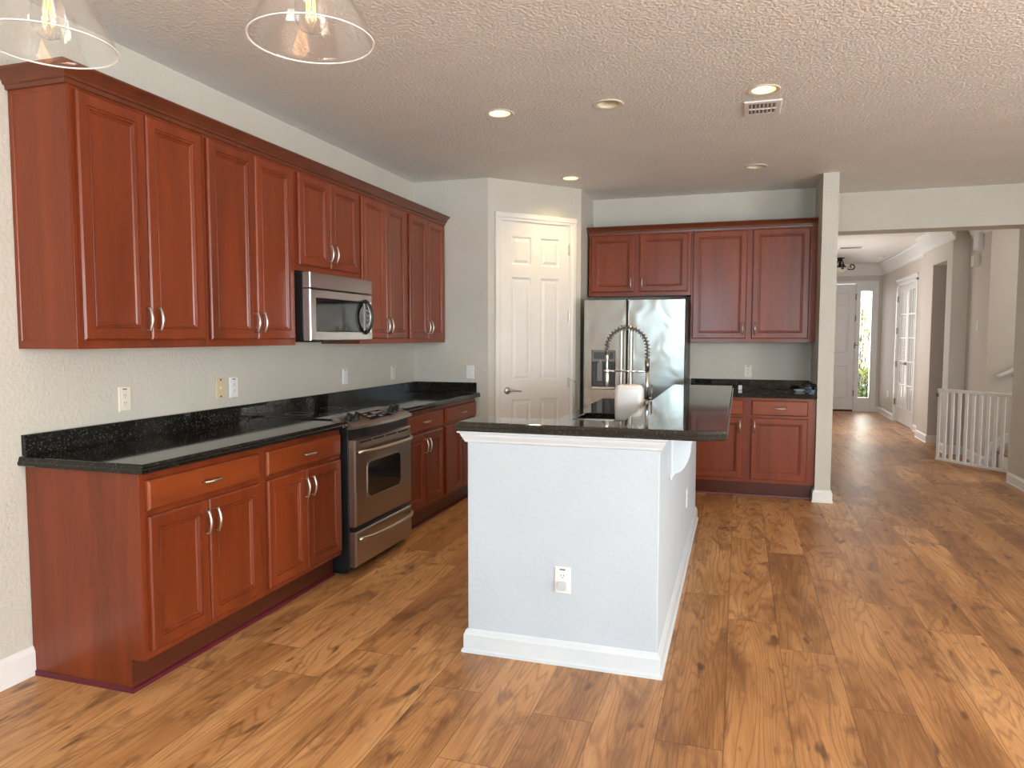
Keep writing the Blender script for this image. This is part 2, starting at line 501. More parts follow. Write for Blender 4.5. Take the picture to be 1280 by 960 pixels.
# rear and right walls of the big room (behind the camera) with their window openings
mb = MB(); holes(mb, -0.1, XR, YR - 0.12, YR, ZC + 0.1, [(1.4, 2.5, 0.95, 2.45), (4.4, 6.8, 0.95, 2.45)]); struct(mb, 'wall_rear', M['wall'])
mb = MB()
mb.box(XR, XR + 0.12, YR, -2.0, 0, ZC + 0.1); mb.box(XR, XR + 0.12, 2.4, 9.1, 0, ZC + 0.1)
mb.box(XR, XR + 0.12, -2.0, 2.4, 0, 0.4); mb.box(XR, XR + 0.12, -2.0, 2.4, 2.4, ZC + 0.1)
struct(mb, 'wall_right', M['wall'])
def window(name, along, fixed, a, b, z0, z1, n):
    fr = MB(); w = 0.05
    def bx(p0, p1, q0, q1):
        if along == 'x': fr.box(p0, p1, fixed - 0.04, fixed + 0.04, q0, q1)
        else: fr.box(fixed - 0.04, fixed + 0.04, p0, p1, q0, q1)
    bx(a, b, z0, z0 + w); bx(a, b, z1 - w, z1)
    for k in range(n + 1):
        c = a + (b - a) * k / n; c = min(max(c, a + w / 2), b - w / 2)
        bx(c - w / 2, c + w / 2, z0 + w, z1 - w)
    o = struct(fr, name, M['trim'])
    g = MB()
    if along == 'x': g.box(a + w, b - w, fixed - 0.004, fixed + 0.004, z0 + w, z1 - w)
    else: g.box(fixed - 0.004, fixed + 0.004, a + w, b - w, z0 + w, z1 - w)
    g.build('pane', M['pane'], o)
    return o
window('window_1', 'x', YR - 0.06, 1.4, 2.5, 0.95, 2.45, 1)
window('window_5', 'x', YR - 0.06, 4.4, 6.8, 0.95, 2.45, 2)
window('window_2', 'y', XR + 0.06, -2.0, 2.4, 0.4, 2.4, 3)
window('window_3', 'x', YF + 0.06, 5.62, 7.6, 0.35, 2.3, 4)

# baseboards
def baseboard(name, x0, y0, x1, y1, side, h=0.105, t=0.016, mat=None):
    """run from (x0,y0) to (x1,y1); side=+1: body lies to the left of the direction of travel"""
    d = Vector((x1 - x0, y1 - y0, 0)); L = d.length; a = math.atan2(d.y, d.x)
    mb = MB()
    s = side
    mb.prism([(0, 0), (s * (t + 0.006), 0), (s * (t + 0.006), 0.012), (s * t, 0.016), (s * t, h - 0.022), (s * t * 0.75, h - 0.016), (s * t * 0.6, h - 0.006), (s * t * 0.3, h), (0, h)], 'x', 0, L)
    o = struct(mb, name, mat or M['trim'])
    o.location = (x0, y0, 0); o.rotation_euler = (0, 0, a)
    return o
baseboard('baseboard_left', 0, YR, 0, B0 - 0.001, -1, 0.12)
def base_loop(name, rect, h=0.105, t=0.016):
    x0, x1, y0, y1 = rect
    lp = []
    for off, z in ((t + 0.006, 0), (t + 0.006, 0.012), (t, 0.016), (t, h - 0.022), (t * 0.75, h - 0.016), (t * 0.6, h - 0.006), (0.001, h)):
        lp.append([(x0 - off, y0 - off, z), (x1 + off, y0 - off, z), (x1 + off, y1, z), (x0 - off, y1, z)])
    mb = MB(); mb.loft(lp); return struct(mb, name, M['trim'])
base_loop('baseboard_wing', (XW, XW2, Y3, YH))
base_loop('baseboard_hall_post', (XW2 + 0.03, XW2 + 0.06, YH + 0.06, YHB))
base_loop('baseboard_pier', (5.278, XR, YH, 7.98))
baseboard('baseboard_hall_far', 5.28, F1 + 0.07, 5.28, YF, 1)
baseboard('baseboard_hall_near', 5.28, 11.25, 5.28, F0 - 0.07, 1)
base_loop('baseboard_hall_corner', (5.17, 6.9, 10.66, 11.25))
base_loop('baseboard_doorway', (5.16, 5.33, 9.72, 9.96))
base_loop('baseboard_stair', (5.33, 5.45, 8.95, 9.72))
baseboard('baseboard_foyer', 5.23, YF, 5.28, YF, -1)
baseboard('baseboard_hall_left', XW2, YHB, XW2, YF, -1)
# crown moulding in the hall
def crown_hall(name, x, y0, y1, d=0.10, z0=2.54):
    mb = MB()
    mb.prism([(x, z0), (x - 0.012, z0), (x - 0.016, z0 + 0.03), (x - d * 0.35, z0 + 0.06), (x - d * 0.75, z0 + 0.15), (x - d * 0.85, z0 + 0.175), (x - d, z0 + 0.18), (x - d, ZC), (x, ZC)], 'y', y0, y1)
    return struct(mb, name, M['trim'])
crown_hall('trim_1', 5.28, 11.25, YF)
crown_hall('trim_2', 5.17, 10.66, 11.25)
crown_hall('trim_3', 5.16, 9.62, 10.66)
crown_hall('trim_4', 5.33, 8.95, 9.62)
mb = MB(); z0 = 2.54; d = 0.10; y = YF
mb.prism([(y, z0), (y - 0.012, z0), (y - 0.016, z0 + 0.03), (y - d * 0.35, z0 + 0.06), (y - d * 0.75, z0 + 0.15), (y - d * 0.85, z0 + 0.175), (y - d, z0 + 0.18), (y - d, ZC), (y, ZC)], 'x', XW2, 5.28)
struct(mb, 'trim_5', M['trim'])

# ------------------------------------------------------------------ pantry door (closed, in the diagonal wall)
def six_panel(mb, x0, x1, z0, z1, yf, yb, cols, rows):
    """door slab front with recessed, raised-field panels"""
    mb.box(x0, x1, yf + 0.012, yb, z0, z1)
    xs_ = [x0] + [c for p in cols for c in p] + [x1]
    zs_ = [z0] + [r for p in rows for r in p] + [z1]
    for i in range(len(xs_) - 1):
        for j in range(len(zs_) - 1):
            a, b, c, d = xs_[i], xs_[i + 1], zs_[j], zs_[j + 1]
            if i % 2 and j % 2:
                mb.rings(a, b, c, d, [(0, yf + 0.012), (0, yf), (0.012, yf + 0.010), (0.024, yf + 0.010), (0.044, yf + 0.002), (0.05, yf + 0.002)])
            else:
                mb.box(a, b, yf, yf + 0.013, c, d)
pd = thing('door_1', 'tall white six panel pantry door set in the diagonal corner wall', 'door')
pd.matrix_world = DMAT
pd['kind'] = 'structure'
mb = MB()
six_panel(mb, D0 + 0.012, D1 - 0.012, 0.012, DH - 0.012, 0.004, 0.044, [(0.236, 0.434), (0.533, 0.732)], [(0.22, 0.842), (1.008, 1.922), (2.03, 2.278)])
slab = mb.build('door_panel', M['door_white'], pd)
mb = MB()
for (a, b) in ((D0, D0 + 0.011), (D1 - 0.011, D1)): mb.box(a, b, 0.0, 0.11, 0.0, DH - 0.011)
mb.box(D0, D1, 0.0, 0.11, DH - 0.011, DH)
mb.build('door_jamb', M['door_white'], pd)
mb = MB()
cw = 0.066
def casing(mb, x0, x1, zt, w, y=0.0, t=0.018):
    for (a, b) in ((x0 - w, x0), (x1, x1 + w)):
        inn = b if a < x0 else a; s = -1 if a < x0 else 1
        mb.prism([(inn, y), (inn, y - t * 0.5), (inn + s * w * 0.25, y - t * 0.55), (inn + s * w * 0.4, y - t), (inn + s * w * 0.9, y - t), (inn + s * w, y - t * 0.7), (inn + s * w, y)], 'z', 0, zt)
    mb.prism([(y, zt), (y - t * 0.5, zt), (y - t * 0.55, zt + w * 0.25), (y - t, zt + w * 0.4), (y - t, zt + w * 0.9), (y - t * 0.7, zt + w), (y, zt + w)], 'x', x0 - w, x1 + w)
casing(mb, D0 + 0.004, D1 - 0.004, DH - 0.004, cw)
mb.build('door_casing', M['door_white'], pd)
mb = MB(); hx, hz = 0.192, 0.925
mb.lathe([(0.0001, -0.012), (0.024, -0.012), (0.031, -0.006), (0.033, 0.003)], (hx, 0.0, hz), 20, 'y')
mb.tube([(hx, -0.01, hz), (hx, -0.05, hz)], 0.009)
mb.tube([(hx - 0.006, -0.05, hz), (hx + 0.03, -0.052, hz + 0.003), (hx + 0.07, -0.05, hz - 0.002), (hx + 0.115, -0.046, hz - 0.008)], [0.010, 0.009, 0.007, 0.006])
lv = mb.build('lever_handle', M['steel_light'], slab, smooth=True); lv['label'] = 'satin nickel lever handle'
for z in (0.30, 0.98, 1.585, 2.19):
    mb = MB(); mb.tube([(D1 - 0.010, -0.004, z - 0.05), (D1 - 0.010, -0.004, z + 0.05)], 0.008)
    mb.box(D1 - 0.022, D1 - 0.002, -0.001, 0.002, z - 0.045, z + 0.045)
    mb.build('hinge', M['steel_light'], slab)
mb = MB(); mb.tube([(D1 - 0.012, -0.006, 1.015), (D1 + 0.004, -0.05, 1.0), (D1 + 0.02, -0.055, 0.99)], 0.005); mb.lathe([(0.0001, 0.01), (0.009, 0.01), (0.009, -0.01), (0.0001, -0.01)], (D1 + 0.022, -0.055, 0.988), 12, 'x')
mb.build('door_stop', M['steel_light'], slab)

# ------------------------------------------------------------------ cabinets
DOOR_STEPS = lambda yb, yf: [(0, yb), (0, yf + 0.006), (0.003, yf + 0.003), (0.008, yf), (0.047, yf), (0.0485, yf + 0.005), (0.052, yf + 0.005), (0.0545, yf + 0.001), (0.059, yf + 0.002), (0.062, yf + 0.009), (0.066, yf + 0.009), (0.072, yf + 0.013), (0.075, yf + 0.013)]
def make_pull(L=0.108):
    mb = MB(); pts = []; rad = []
    for k in range(13):
        t = k / 12; z = (t - 0.5) * L
        pts.append((0, -0.020 - 0.014 * math.sin(PI * t), z)); rad.append(0.0052 + 0.0024 * math.sin(PI * t))
    mb.tube(pts, rad, 8)
    for s in (-1, 1): mb.tube([(0, 0.0, s * (L / 2 - 0.006)), (0, -0.024, s * (L / 2 - 0.006))], 0.0042, 8)
    o = mb.build('handle', M['steel_light'], smooth=True)
    me = o.data; bpy.data.objects.remove(o)
    return me
PULL = make_pull()
def pull(parent, x, y, z, horiz=False):
    o = bpy.data.objects.new('handle', PULL); COL.objects.link(o); o.parent = parent
    o.location = (x, y, z)
    if horiz: o.rotation_euler = (0, PI / 2, 0)
    o['label'] = 'satin nickel arched pull'
    return o
def cabinet(name, label, loc, rz, W, H, D, doors, drawers=(), base=False, group=None, upper_end=None):
    t = thing(name, label, 'cabinet', loc, rz, group)
    mb = MB()
    if base:
        mb.prism([(0, 0), (0, H), (-D, H), (-D, 0.13), (-D + 0.06, 0.13), (-D + 0.06, 0)], 'x', 0.0005, W - 0.0005)
    else:
        mb.box(0.0005, W - 0.0005, -D, 0, 0, H)
    mb.build('carcass', M['wood'], t, bevel=0.0015)
    if base:
        mb = MB(); mb.box(0.0005, W - 0.0005, -D + 0.0585, -D + 0.062, 0, 0.1295); mb.build('toe_kick', M['wood_toe_shade'], t)['label'] = 'recessed toe kick with shade in its colour'  # thin sheet that carries the painted recess shade
    if upper_end:
        mb = MB()
        s = 0
        steps = [(0, 0.0), (0, -0.006), (0.030, -0.006), (0.034, -0.002), (0.036, -0.002)]
        lp = [[(xx, -D + ins * 0.9 + (0.0 if ins == 0 else 0.006), 0 + ins), (xx, 0 - ins * 0.55, 0 + ins), (xx, 0 - ins * 0.55, H - ins * 1.0), (xx, -D + ins * 0.9 + (0.0 if ins == 0 else 0.006), H - ins * 1.0)] for ins, xx in steps]
        mb.loft(lp); mb.build('end_panel', M['wood'], t)
    yf = -D - 0.021
    for (x0, x1, z0, z1, hx, hz) in doors:
        mb = MB(); mb.rings(x0, x1, z0, z1, DOOR_STEPS(-D - 0.001, yf))
        d = mb.build('door', M['wood'], t)
        if hx is not None: pull(d, hx, yf, hz)
    for (x0, x1, z0, z1) in drawers:
        mb = MB(); mb.rings(x0, x1, z0, z1, [(0, -D - 0.001), (0, yf + 0.008), (0.003, yf + 0.004), (0.009, yf), (0.012, yf)])
        d = mb.build('drawer', M['wood_h'], t)
        pull(d, (x0 + x1) / 2, yf, (z0 + z1) / 2, True)
    return t
R90 = PI / 2
ZU, HU, DU = 1.350, 1.030, 0.299
GU = 'cherry wall cabinets over the long worktop'
def upper(y0, y1, doors, label, z0=ZU, z1=ZU + HU, zd0=1.385, end=False, hz=1.475):
    (a, b, c) = doors
    return cabinet('wall_cabinet', label, (0.002, y0, z0), R90, y1 - y0, z1 - z0, DU,
                   [(a - y0, b - y0 - 0.002, zd0 - z0, 2.352 - z0, b - y0 - 0.030, hz - z0), (b - y0 + 0.002, c - y0, zd0 - z0, 2.352 - z0, b - y0 + 0.030, hz - z0)],
                   upper_end=end, group=GU)
upper(2.173, 2.897, (2.194, 2.531, 2.870), 'tall cherry two-door wall cabinet nearest the camera, with its side panel showing', end=True)
upper(2.897, 3.628, (2.908, 3.262, 3.605), 'tall cherry two-door wall cabinet left of the microwave, second from the front')
upper(3.628, 4.372, (3.658, 3.998, 4.350), 'short cherry two-door wall cabinet directly above the microwave', z0=1.785, zd0=1.822, hz=1.915)
upper(4.372, 5.112, (4.388, 4.745, 5.083), 'tall narrow-looking cherry wall cabinet just right of the microwave')
upper(5.112, 5.871, (5.134, 5.468, 5.812), 'cherry wall cabinet at the far end of the long row, beside the pantry wall')

# crown moulding on the cabinets
def crown_profile(d0):
    # (outward offset, z)
    return [(0.0, 2.366), (d0 + 0.010, 2.366), (d0 + 0.012, 2.382), (d0 + 0.020, 2.386), (d0 + 0.022, 2.394), (d0 + 0.034, 2.412), (d0 + 0.050, 2.426), (d0 + 0.056, 2.430), (d0 + 0.056, 2.438), (0.0, 2.438)]
mb = MB()
lp = []
for off, z in crown_profile(0.0)[1:9]:
    lp.append([(0.0, 2.167 - off, z), (DU + off, 2.167 - off, z), (DU + off, 5.871, z), (0.0, 5.871, z)])
mb.loft(lp)
o = mb.build('crown_moulding', M['wood_dark']); tag(o, 'dark cherry crown moulding along the top of the long cabinet row', 'moulding')

# base cabinets
GB = 'cherry base cabinets under the long worktop'
DB = 0.578
def base(y0, y1, doors, drawer, label):
    a, b, c = doors
    return cabinet('base_cabinet', label, (0.002, y0, 0), R90, y1 - y0, 0.875, DB,
                   [(a - y0, b - y0 - 0.002, 0.160, 0.698, b - y0 - 0.030, 0.605), (b - y0 + 0.002, c - y0, 0.160, 0.698, b - y0 + 0.030, 0.605)],
                   [(drawer[0] - y0, drawer[1] - y0, 0.722, 0.842)], base=True, group=GB)
base(B0, 2.912, (2.200, 2.530, 2.880), (2.200, 2.880), 'cherry base cabinet nearest the camera, plain end panel showing, drawer over two doors')
base(2.912, 3.634, (2.940, 3.272, 3.616), (2.940, 3.616), 'cherry base cabinet immediately left of the steel range')
base(4.424, 5.146, (4.446, 4.790, 5.116), (4.446, 5.116), 'cherry base cabinet immediately right of the steel range')
base(5.146, 5.871, (5.176, 5.525, 5.850), (5.176, 5.850), 'cherry base cabinet in the far corner by the pantry wall, partly behind the island')
# shoe moulding
mb = MB()
mb.prism([(0.5215, 0), (0.534, 0), (0.532, 0.014), (0.5215, 0.019)], 'y', B0 - 0.012, 3.634)
mb.prism([(B0 - 0.0015, 0), (B0 - 0.012, 0), (B0 - 0.010, 0.014), (B0 - 0.0015, 0.019)], 'x', 0, 0.530)
o = mb.build('shoe_moulding', M['shoe']); tag(o, 'burgundy shoe moulding along the floor of the near base cabinets', 'moulding')
mb = MB(); mb.prism([(0.5215, 0), (0.534, 0), (0.532, 0.014), (0.5215, 0.019)], 'y', 4.424, 5.871)
o = mb.build('shoe_moulding', M['shoe']); tag(o, 'burgundy shoe moulding along the floor right of the range', 'moulding')

# worktops and backsplash of the long run
EDGE = [(0.006, 0.876), (0.0, 0.881), (0.0, 0.892), (0.005, 0.897), (0.005, 0.903), (0.009, 0.912), (0.013, 0.914)]
def slab_top(mb, x0, x1, y0, y1, fx=True, fy0=False, prof=EDGE, dz=0.0, fx0=False):
    lp = []
    for ins, z in prof:
        lp.append([(x0 + (ins if fx0 else 0), y0 + (ins if fy0 else 0), z + dz), (x1 - (ins if fx else 0), y0 + (ins if fy0 else 0), z + dz), (x1 - (ins if fx else 0), y1, z + dz), (x0 + (ins if fx0 else 0), y1, z + dz)])
    mb.loft(lp)
mb = MB(); slab_top(mb, 0.0, 0.632, 2.140, 3.640, True, True)
o = mb.build('worktop', M['granite']); tag(o, 'polished black granite worktop left of the range', 'worktop', 'granite worktops')
mb = MB(); slab_top(mb, 0.0, 0.632, 4.418, 5.872, True, False)
o = mb.build('worktop', M['granite']); tag(o, 'polished black granite worktop right of the range, in the far corner', 'worktop', 'granite worktops')
mb = MB(); mb.box(0.0, 0.020, 2.160, 5.872, 0.915, 1.001); mb.box(0.020, 0.598, 5.852, 5.872, 0.915, 1.001)
o = mb.build('backsplash', M['granite'], bevel=0.002); tag(o, 'black granite backsplash strip running behind the long worktop', 'backsplash')

# ------------------------------------------------------------------ microwave
mw = thing('microwave', 'stainless over-the-range microwave with black side and black bow handle', 'microwave', (0, 3.634, 1.372), R90)
W, H = 0.734, 0.404
mb = MB(); mb.box(0, W, -0.352, -0.002, 0.012, H); mb.box(0.16, 0.62, -0.33, -0.10, -0.006, 0.014); mb.build('body', M['black'], mw, bevel=0.003)
mb = MB(); mb.rings(0, W, H - 0.092, H, [(0, -0.353), (0, -0.396), (0.004, -0.402), (0.006, -0.402)]); mb.build('vent_panel', M['steel'], mw)
mb = MB(); z0, z1 = 0.004, H - 0.098
a, b, c, d = 0.062, W - 0.112, 0.060, z1 - 0.052
mb.loft([[(x0_, y_, q0), (x1_, y_, q0), (x1_, y_, q1), (x0_, y_, q1)] for (x0_, x1_, q0, q1, y_) in ((0, W, z0, z1, -0.353), (0, W, z0, z1, -0.394), (0.005, W - 0.005, z0 + 0.005, z1 - 0.004, -0.402), (a - 0.006, W - 0.018, c - 0.004, d + 0.004, -0.402), (a, W - 0.022, c, d, -0.397), (a, W - 0.022, c, d, -0.396))])
dr = mb.build('door', M['steel'], mw)
mb = MB(); mb.box(a, b, -0.400, -0.394, c, d); mb.build('window', M['black_gloss'], dr)
mb = MB(); mb.box(b + 0.028, W - 0.022, -0.4005, -0.394, c, d); cp_ = mb.build('control_panel', M['black_gloss'], mw)
mb = MB(); mb.box(b + 0.036, W - 0.030, -0.402, -0.400, d - 0.045, d - 0.018); mb.build('display', M['dark_grey'], cp_)
mb = MB()
for r in range(5):
    for q in range(3): mb.box(b + 0.034 + q * 0.016, b + 0.046 + q * 0.016, -0.402, -0.400, c + 0.02 + r * 0.032, c + 0.036 + r * 0.032)
mb.build('keypad', M['dark_grey'], cp_)
mb = MB(); pts = []; hx = b + 0.012
for k in range(15):
    t_ = k / 14; pts.append((hx, -0.402 - 0.052 * math.sin(PI * t_) ** 0.6, c - 0.008 + (d - c + 0.016) * t_))
mb.tube(pts, [0.011 + 0.004 * abs(2 * k / 14 - 1) for k in range(15)], 10); mb.build('handle', M['black'], dr, smooth=True)
mb = MB(); mb.tube([(hx - 0.013, -0.402 - 0.052 * math.sin(PI * k / 14) ** 0.6 * 0.92, c - 0.004 + (d - c + 0.008) * k / 14) for k in range(1, 14)], 0.004, 8); mb.build('handle_trim', M['steel_light'], dr, smooth=True)

# ------------------------------------------------------------------ range
rg = thing('range', 'slide-in stainless range with black glass top and oven window', 'range', (0, 3.648, 0), R90)
W = 0.760
mb = MB(); mb.box(0.0, W, -0.625, -0.030, 0.03, 0.905); mb.box(0.02, W - 0.02, -0.58, -0.06, 0.0, 0.04); mb.build('body', M['black'], rg, bevel=0.003)
mb = MB(); mb.box(0.0, W, -0.530, -0.022, 0.905, 0.921); ct = mb.build('cooktop', M['black_gloss'], rg, bevel=0.003)
for (bx_, by_, br) in ((0.2, -0.17, 0.085), (0.2, -0.39, 0.07), (0.56, -0.17, 0.07), (0.56, -0.39, 0.095)):
    mb = MB(); mb.lathe([(br, 0.0), (br, 0.0008), (br - 0.003, 0.0008), (br - 0.003, 0.0)], (bx_, by_, 0.921), 36); mb.build('burner_ring', M['dark_grey'], ct)
# sloping control panel with bowed front lip
mb = MB(); nseg = 16; lo = []
for k in range(nseg + 1):
    x = W * k / nseg; bow = 0.030 * math.sin(PI * k / nseg)
    lo.append([(x, -0.520, 0.905), (x, -0.520, 0.930), (x, -0.548, 0.931), (x, -0.640 - bow, 0.895), (x, -0.668 - bow, 0.880), (x, -0.670 - bow, 0.866), (x, -0.62, 0.860)])
mb.loft(lo); panel = mb.build('control_panel', M['steel'], rg); smooth_by_angle(panel, 40)
def on_panel(x, f):     # f 0..1 from top to bottom of the slope
    bow = 0.030 * math.sin(PI * x / W)
    p0 = Vector((x, -0.548, 0.931)); p1 = Vector((x, -0.640 - bow, 0.895)); return p0.lerp(p1, f)
pn = Vector((0, -0.36, 0.93)).normalized()
for x in (0.055, 0.135, 0.575, 0.655):
    c0 = on_panel(x, 0.5); mb = MB()
    mb.lathe([(0.024, 0.0), (0.024, 0.006), (0.019, 0.008), (0.017, 0.030), (0.013, 0.034), (0.0001, 0.035)], (0, 0, 0), 20)
    mb.box(-0.004, 0.004, -0.017, 0.017, 0.03, 0.040)
    k = mb.build('knob', M['black'], panel, smooth=False); smooth_by_angle(k)
    k.location = c0; k.rotation_euler = pn.to_track_quat('Z', 'Y').to_euler()
mb = MB()
P = [on_panel(0.225, 0.12), on_panel(0.500, 0.12), on_panel(0.500, 0.92), on_panel(0.225, 0.92)]
mb.loft([[tuple(p + pn * 0.0 for p in [q])[0] for q in P], [q + pn * 0.003 for q in P]]); dp = mb.build('display', M['black_gloss'], panel)
mb = MB()
for (xa, xb_, fa, fb) in ((0.25, 0.29, 0.25, 0.4), (0.25, 0.29, 0.5, 0.65), (0.30, 0.34, 0.5, 0.65), (0.35, 0.42, 0.2, 0.45), (0.43, 0.48, 0.25, 0.4), (0.43, 0.48, 0.5, 0.65), (0.36, 0.40, 0.62, 0.8)):
    Q = [on_panel(xa, fa), on_panel(xb_, fa), on_panel(xb_, fb), on_panel(xa, fb)]
    mb.loft([[q + pn * 0.003 for q in Q], [q + pn * 0.0038 for q in Q]])
mb.build('buttons', M['grey_panel'], dp)
mb = MB(); mb.box(0.004, W - 0.004, -0.640, -0.60, 0.80, 0.862); mb.build('vent_recess', M['black'], rg)
# oven door with window
mb = MB(); z0, z1 = 0.288, 0.800
wa, wb, wz0, wz1 = 0.150, 0.582, 0.440, 0.650
mb.loft([[(x0_, y_, q0), (x1_, y_, q0), (x1_, y_, q1), (x0_, y_, q1)] for (x0_, x1_, q0, q1, y_) in ((0.006, W - 0.006, z0, z1, -0.626), (0.006, W - 0.006, z0, z1, -0.660), (0.014, W - 0.014, z0 + 0.006, z1 - 0.006, -0.668), (wa - 0.006, wb + 0.006, wz0 - 0.006, wz1 + 0.006, -0.668), (wa, wb, wz0, wz1, -0.664), (wa + 0.001, wb - 0.001, wz0 + 0.001, wz1 - 0.001, -0.664))])
od = mb.build('oven_door', M['steel'], rg)
mb = MB()
def rrect(x0, x1, z0, z1, r, n=6):
    pts = []
    for cx, cz, a0 in ((x1 - r, z1 - r, 0), (x0 + r, z1 - r, PI / 2), (x0 + r, z0 + r, PI), (x1 - r, z0 + r, 1.5 * PI)):
        for k in range(n + 1): pts.append((cx + r * math.cos(a0 + PI / 2 * k / n), cz + r * math.sin(a0 + PI / 2 * k / n)))
    return pts
R0 = rrect(wa - 0.008, wb + 0.008, wz0 - 0.008, wz1 + 0.008, 0.045); R1 = rrect(wa, wb, wz0, wz1, 0.040)
mb.loft([[(p[0], -0.6675, p[1]) for p in R0], [(p[0], -0.6705, p[1]) for p in R0]]); mb.build('window_frame', M['steel_light'], od)
mb = MB(); mb.loft([[(p[0], -0.669, p[1]) for p in R1], [(p[0], -0.672, p[1]) for p in R1]]); mb.build('oven_window', M['black_gloss'], od)
mb = MB()
for k in range(4): mb.box(0.06 + k * 0.165, 0.20 + k * 0.165, -0.6695, -0.667, 0.776, 0.786)
mb.build('vent_slots', M['black'], od)
def bow_handle(parent, x0, x1, z, y, name='handle'):
    mb = MB(); n = 20; pts = []
    for k in range(n + 1):
        t_ = k / n; e = min(1, 5 * min(t_, 1 - t_)); pts.append((x0 + (x1 - x0) * t_, y - 0.012 - 0.038 * math.sin(e * PI / 2) - 0.012 * math.sin(PI * t_), z))
    mb.tube(pts, 0.0125, 10); return mb.build(name, M['steel_light'], parent, smooth=True)
bow_handle(od, 0.025, W - 0.025, 0.728, -0.664)
mb = MB(); mb.rings(0.006, W - 0.006, 0.050, 0.258, [(0, -0.626), (0, -0.660), (0.008, -0.668), (0.010, -0.668)]); wd = mb.build('warming_drawer', M['steel'], rg)
bow_handle(wd, 0.025, W - 0.025, 0.215, -0.664)

# ------------------------------------------------------------------ refrigerator
fr = thing('refrigerator', 'stainless side-by-side refrigerator with ice dispenser beside the pantry wall', 'refrigerator', (0, 0, 0))
FX0, FX1, FYF, FZ = 1.431, 2.331, 6.406, 1.735
mb = MB(); mb.box(FX0 + 0.004, FX1 - 0.004, FYF + 0.06, 7.10, 0.03, FZ - 0.015); mb.box(FX0 + 0.02, FX1 - 0.02, FYF + 0.03, 7.05, 0.0, 0.06); mb.build('body', M['dark_grey'], fr, bevel=0.004)
SPL = 1.8235
dx0, dx1, dz0, dz1 = 1.505, 1.722, 0.928, 1.280
def fridge_rect(x0, x1, z0, z1, y): return [(x0, y, z0), (x1, y, z0), (x1, y, z1), (x0, y, z1)]
mb = MB()
mb.loft([fridge_rect(FX0, SPL - 0.004, 0.075, FZ, FYF + 0.055), fridge_rect(FX0, SPL - 0.004, 0.075, FZ, FYF + 0.012), fridge_rect(FX0 + 0.012, SPL - 0.012, 0.085, FZ - 0.008, FYF),
         fridge_rect(dx0, dx1, dz0, dz1, FYF), fridge_rect(dx0 + 0.006, dx1 - 0.006, dz0 + 0.006, dz1 - 0.006, FYF + 0.01), fridge_rect(dx0 + 0.008, dx1 - 0.008, dz0 + 0.01, dz1 - 0.008, FYF + 0.05)])
fd = mb.build('freezer_door', M['fridge_steel'], fr)
mb = MB(); mb.box(dx0 + 0.006, dx1 - 0.006, FYF + 0.004, FYF + 0.05, 1.178, dz1 - 0.004); dpn = mb.build('dispenser_panel', M['grey_panel'], fd)
mb = MB(); mb.box(dx0 + 0.02, dx1 - 0.02, FYF + 0.001, FYF + 0.005, 1.20, 1.262); mb.build('dispenser_display', M['dark_grey'], dpn)
mb = MB(); mb.box(dx0 + 0.007, dx1 - 0.007, FYF + 0.046, FYF + 0.049, dz0 + 0.012, 1.178); mb.build('dispenser_recess', M['dark_grey'], fd)
mb = MB(); mb.box(dx0 + 0.004, dx1 - 0.004, FYF - 0.012, FYF + 0.046, dz0 + 0.004, dz0 + 0.022); mb.build('drip_tray', M['steel_light'], fd, bevel=0.003)
for x in (dx0 + 0.072, dx0 + 0.142):
    mb = MB(); mb.box(x - 0.024, x + 0.024, FYF + 0.012, FYF + 0.024, 1.0, 1.165); mb.tube([(x, FYF + 0.018, 1.165), (x, FYF + 0.018, 1.19)], 0.02, 12); mb.build('dispenser_paddle', M['grey_panel'] if x < 1.6 else M['dark_grey'], fd, bevel=0.003)
mb = MB(); mb.rings(SPL + 0.004, FX1, 0.075, FZ, [(0, FYF + 0.055), (0, FYF + 0.012), (0.010, FYF), (0.012, FYF)]); rd = mb.build('refrigerator_door', M['fridge_steel'], fr)
for par, x in ((fd, SPL - 0.042), (rd, SPL + 0.042)):
    mb = MB(); z0, z1 = 0.60, 1.50; n = 16
    mb.tube([(x, FYF - 0.058 - 0.006 * math.sin(PI * k / n), z0 + (z1 - z0) * k / n) for k in range(n + 1)], 0.0135, 10)
    for z in (z0 + 0.05, z1 - 0.05): mb.tube([(x, FYF + 0.002, z), (x, FYF - 0.058, z)], 0.010, 8)
    mb.build('handle', M['steel_light'], par, smooth=True)
mb = MB(); mb.box(FX0 + 0.05, FX0 + 0.14, FYF + 0.06, FYF + 0.14, FZ - 0.014, FZ + 0.008); mb.build('hinge_cover', M['dark_grey'], fr, bevel=0.003)
mb = MB(); mb.box(FX1 - 0.14, FX1 - 0.05, FYF + 0.06, FYF + 0.14, FZ - 0.014, FZ + 0.008); mb.build('hinge_cover', M['dark_grey'], fr, bevel=0.003)

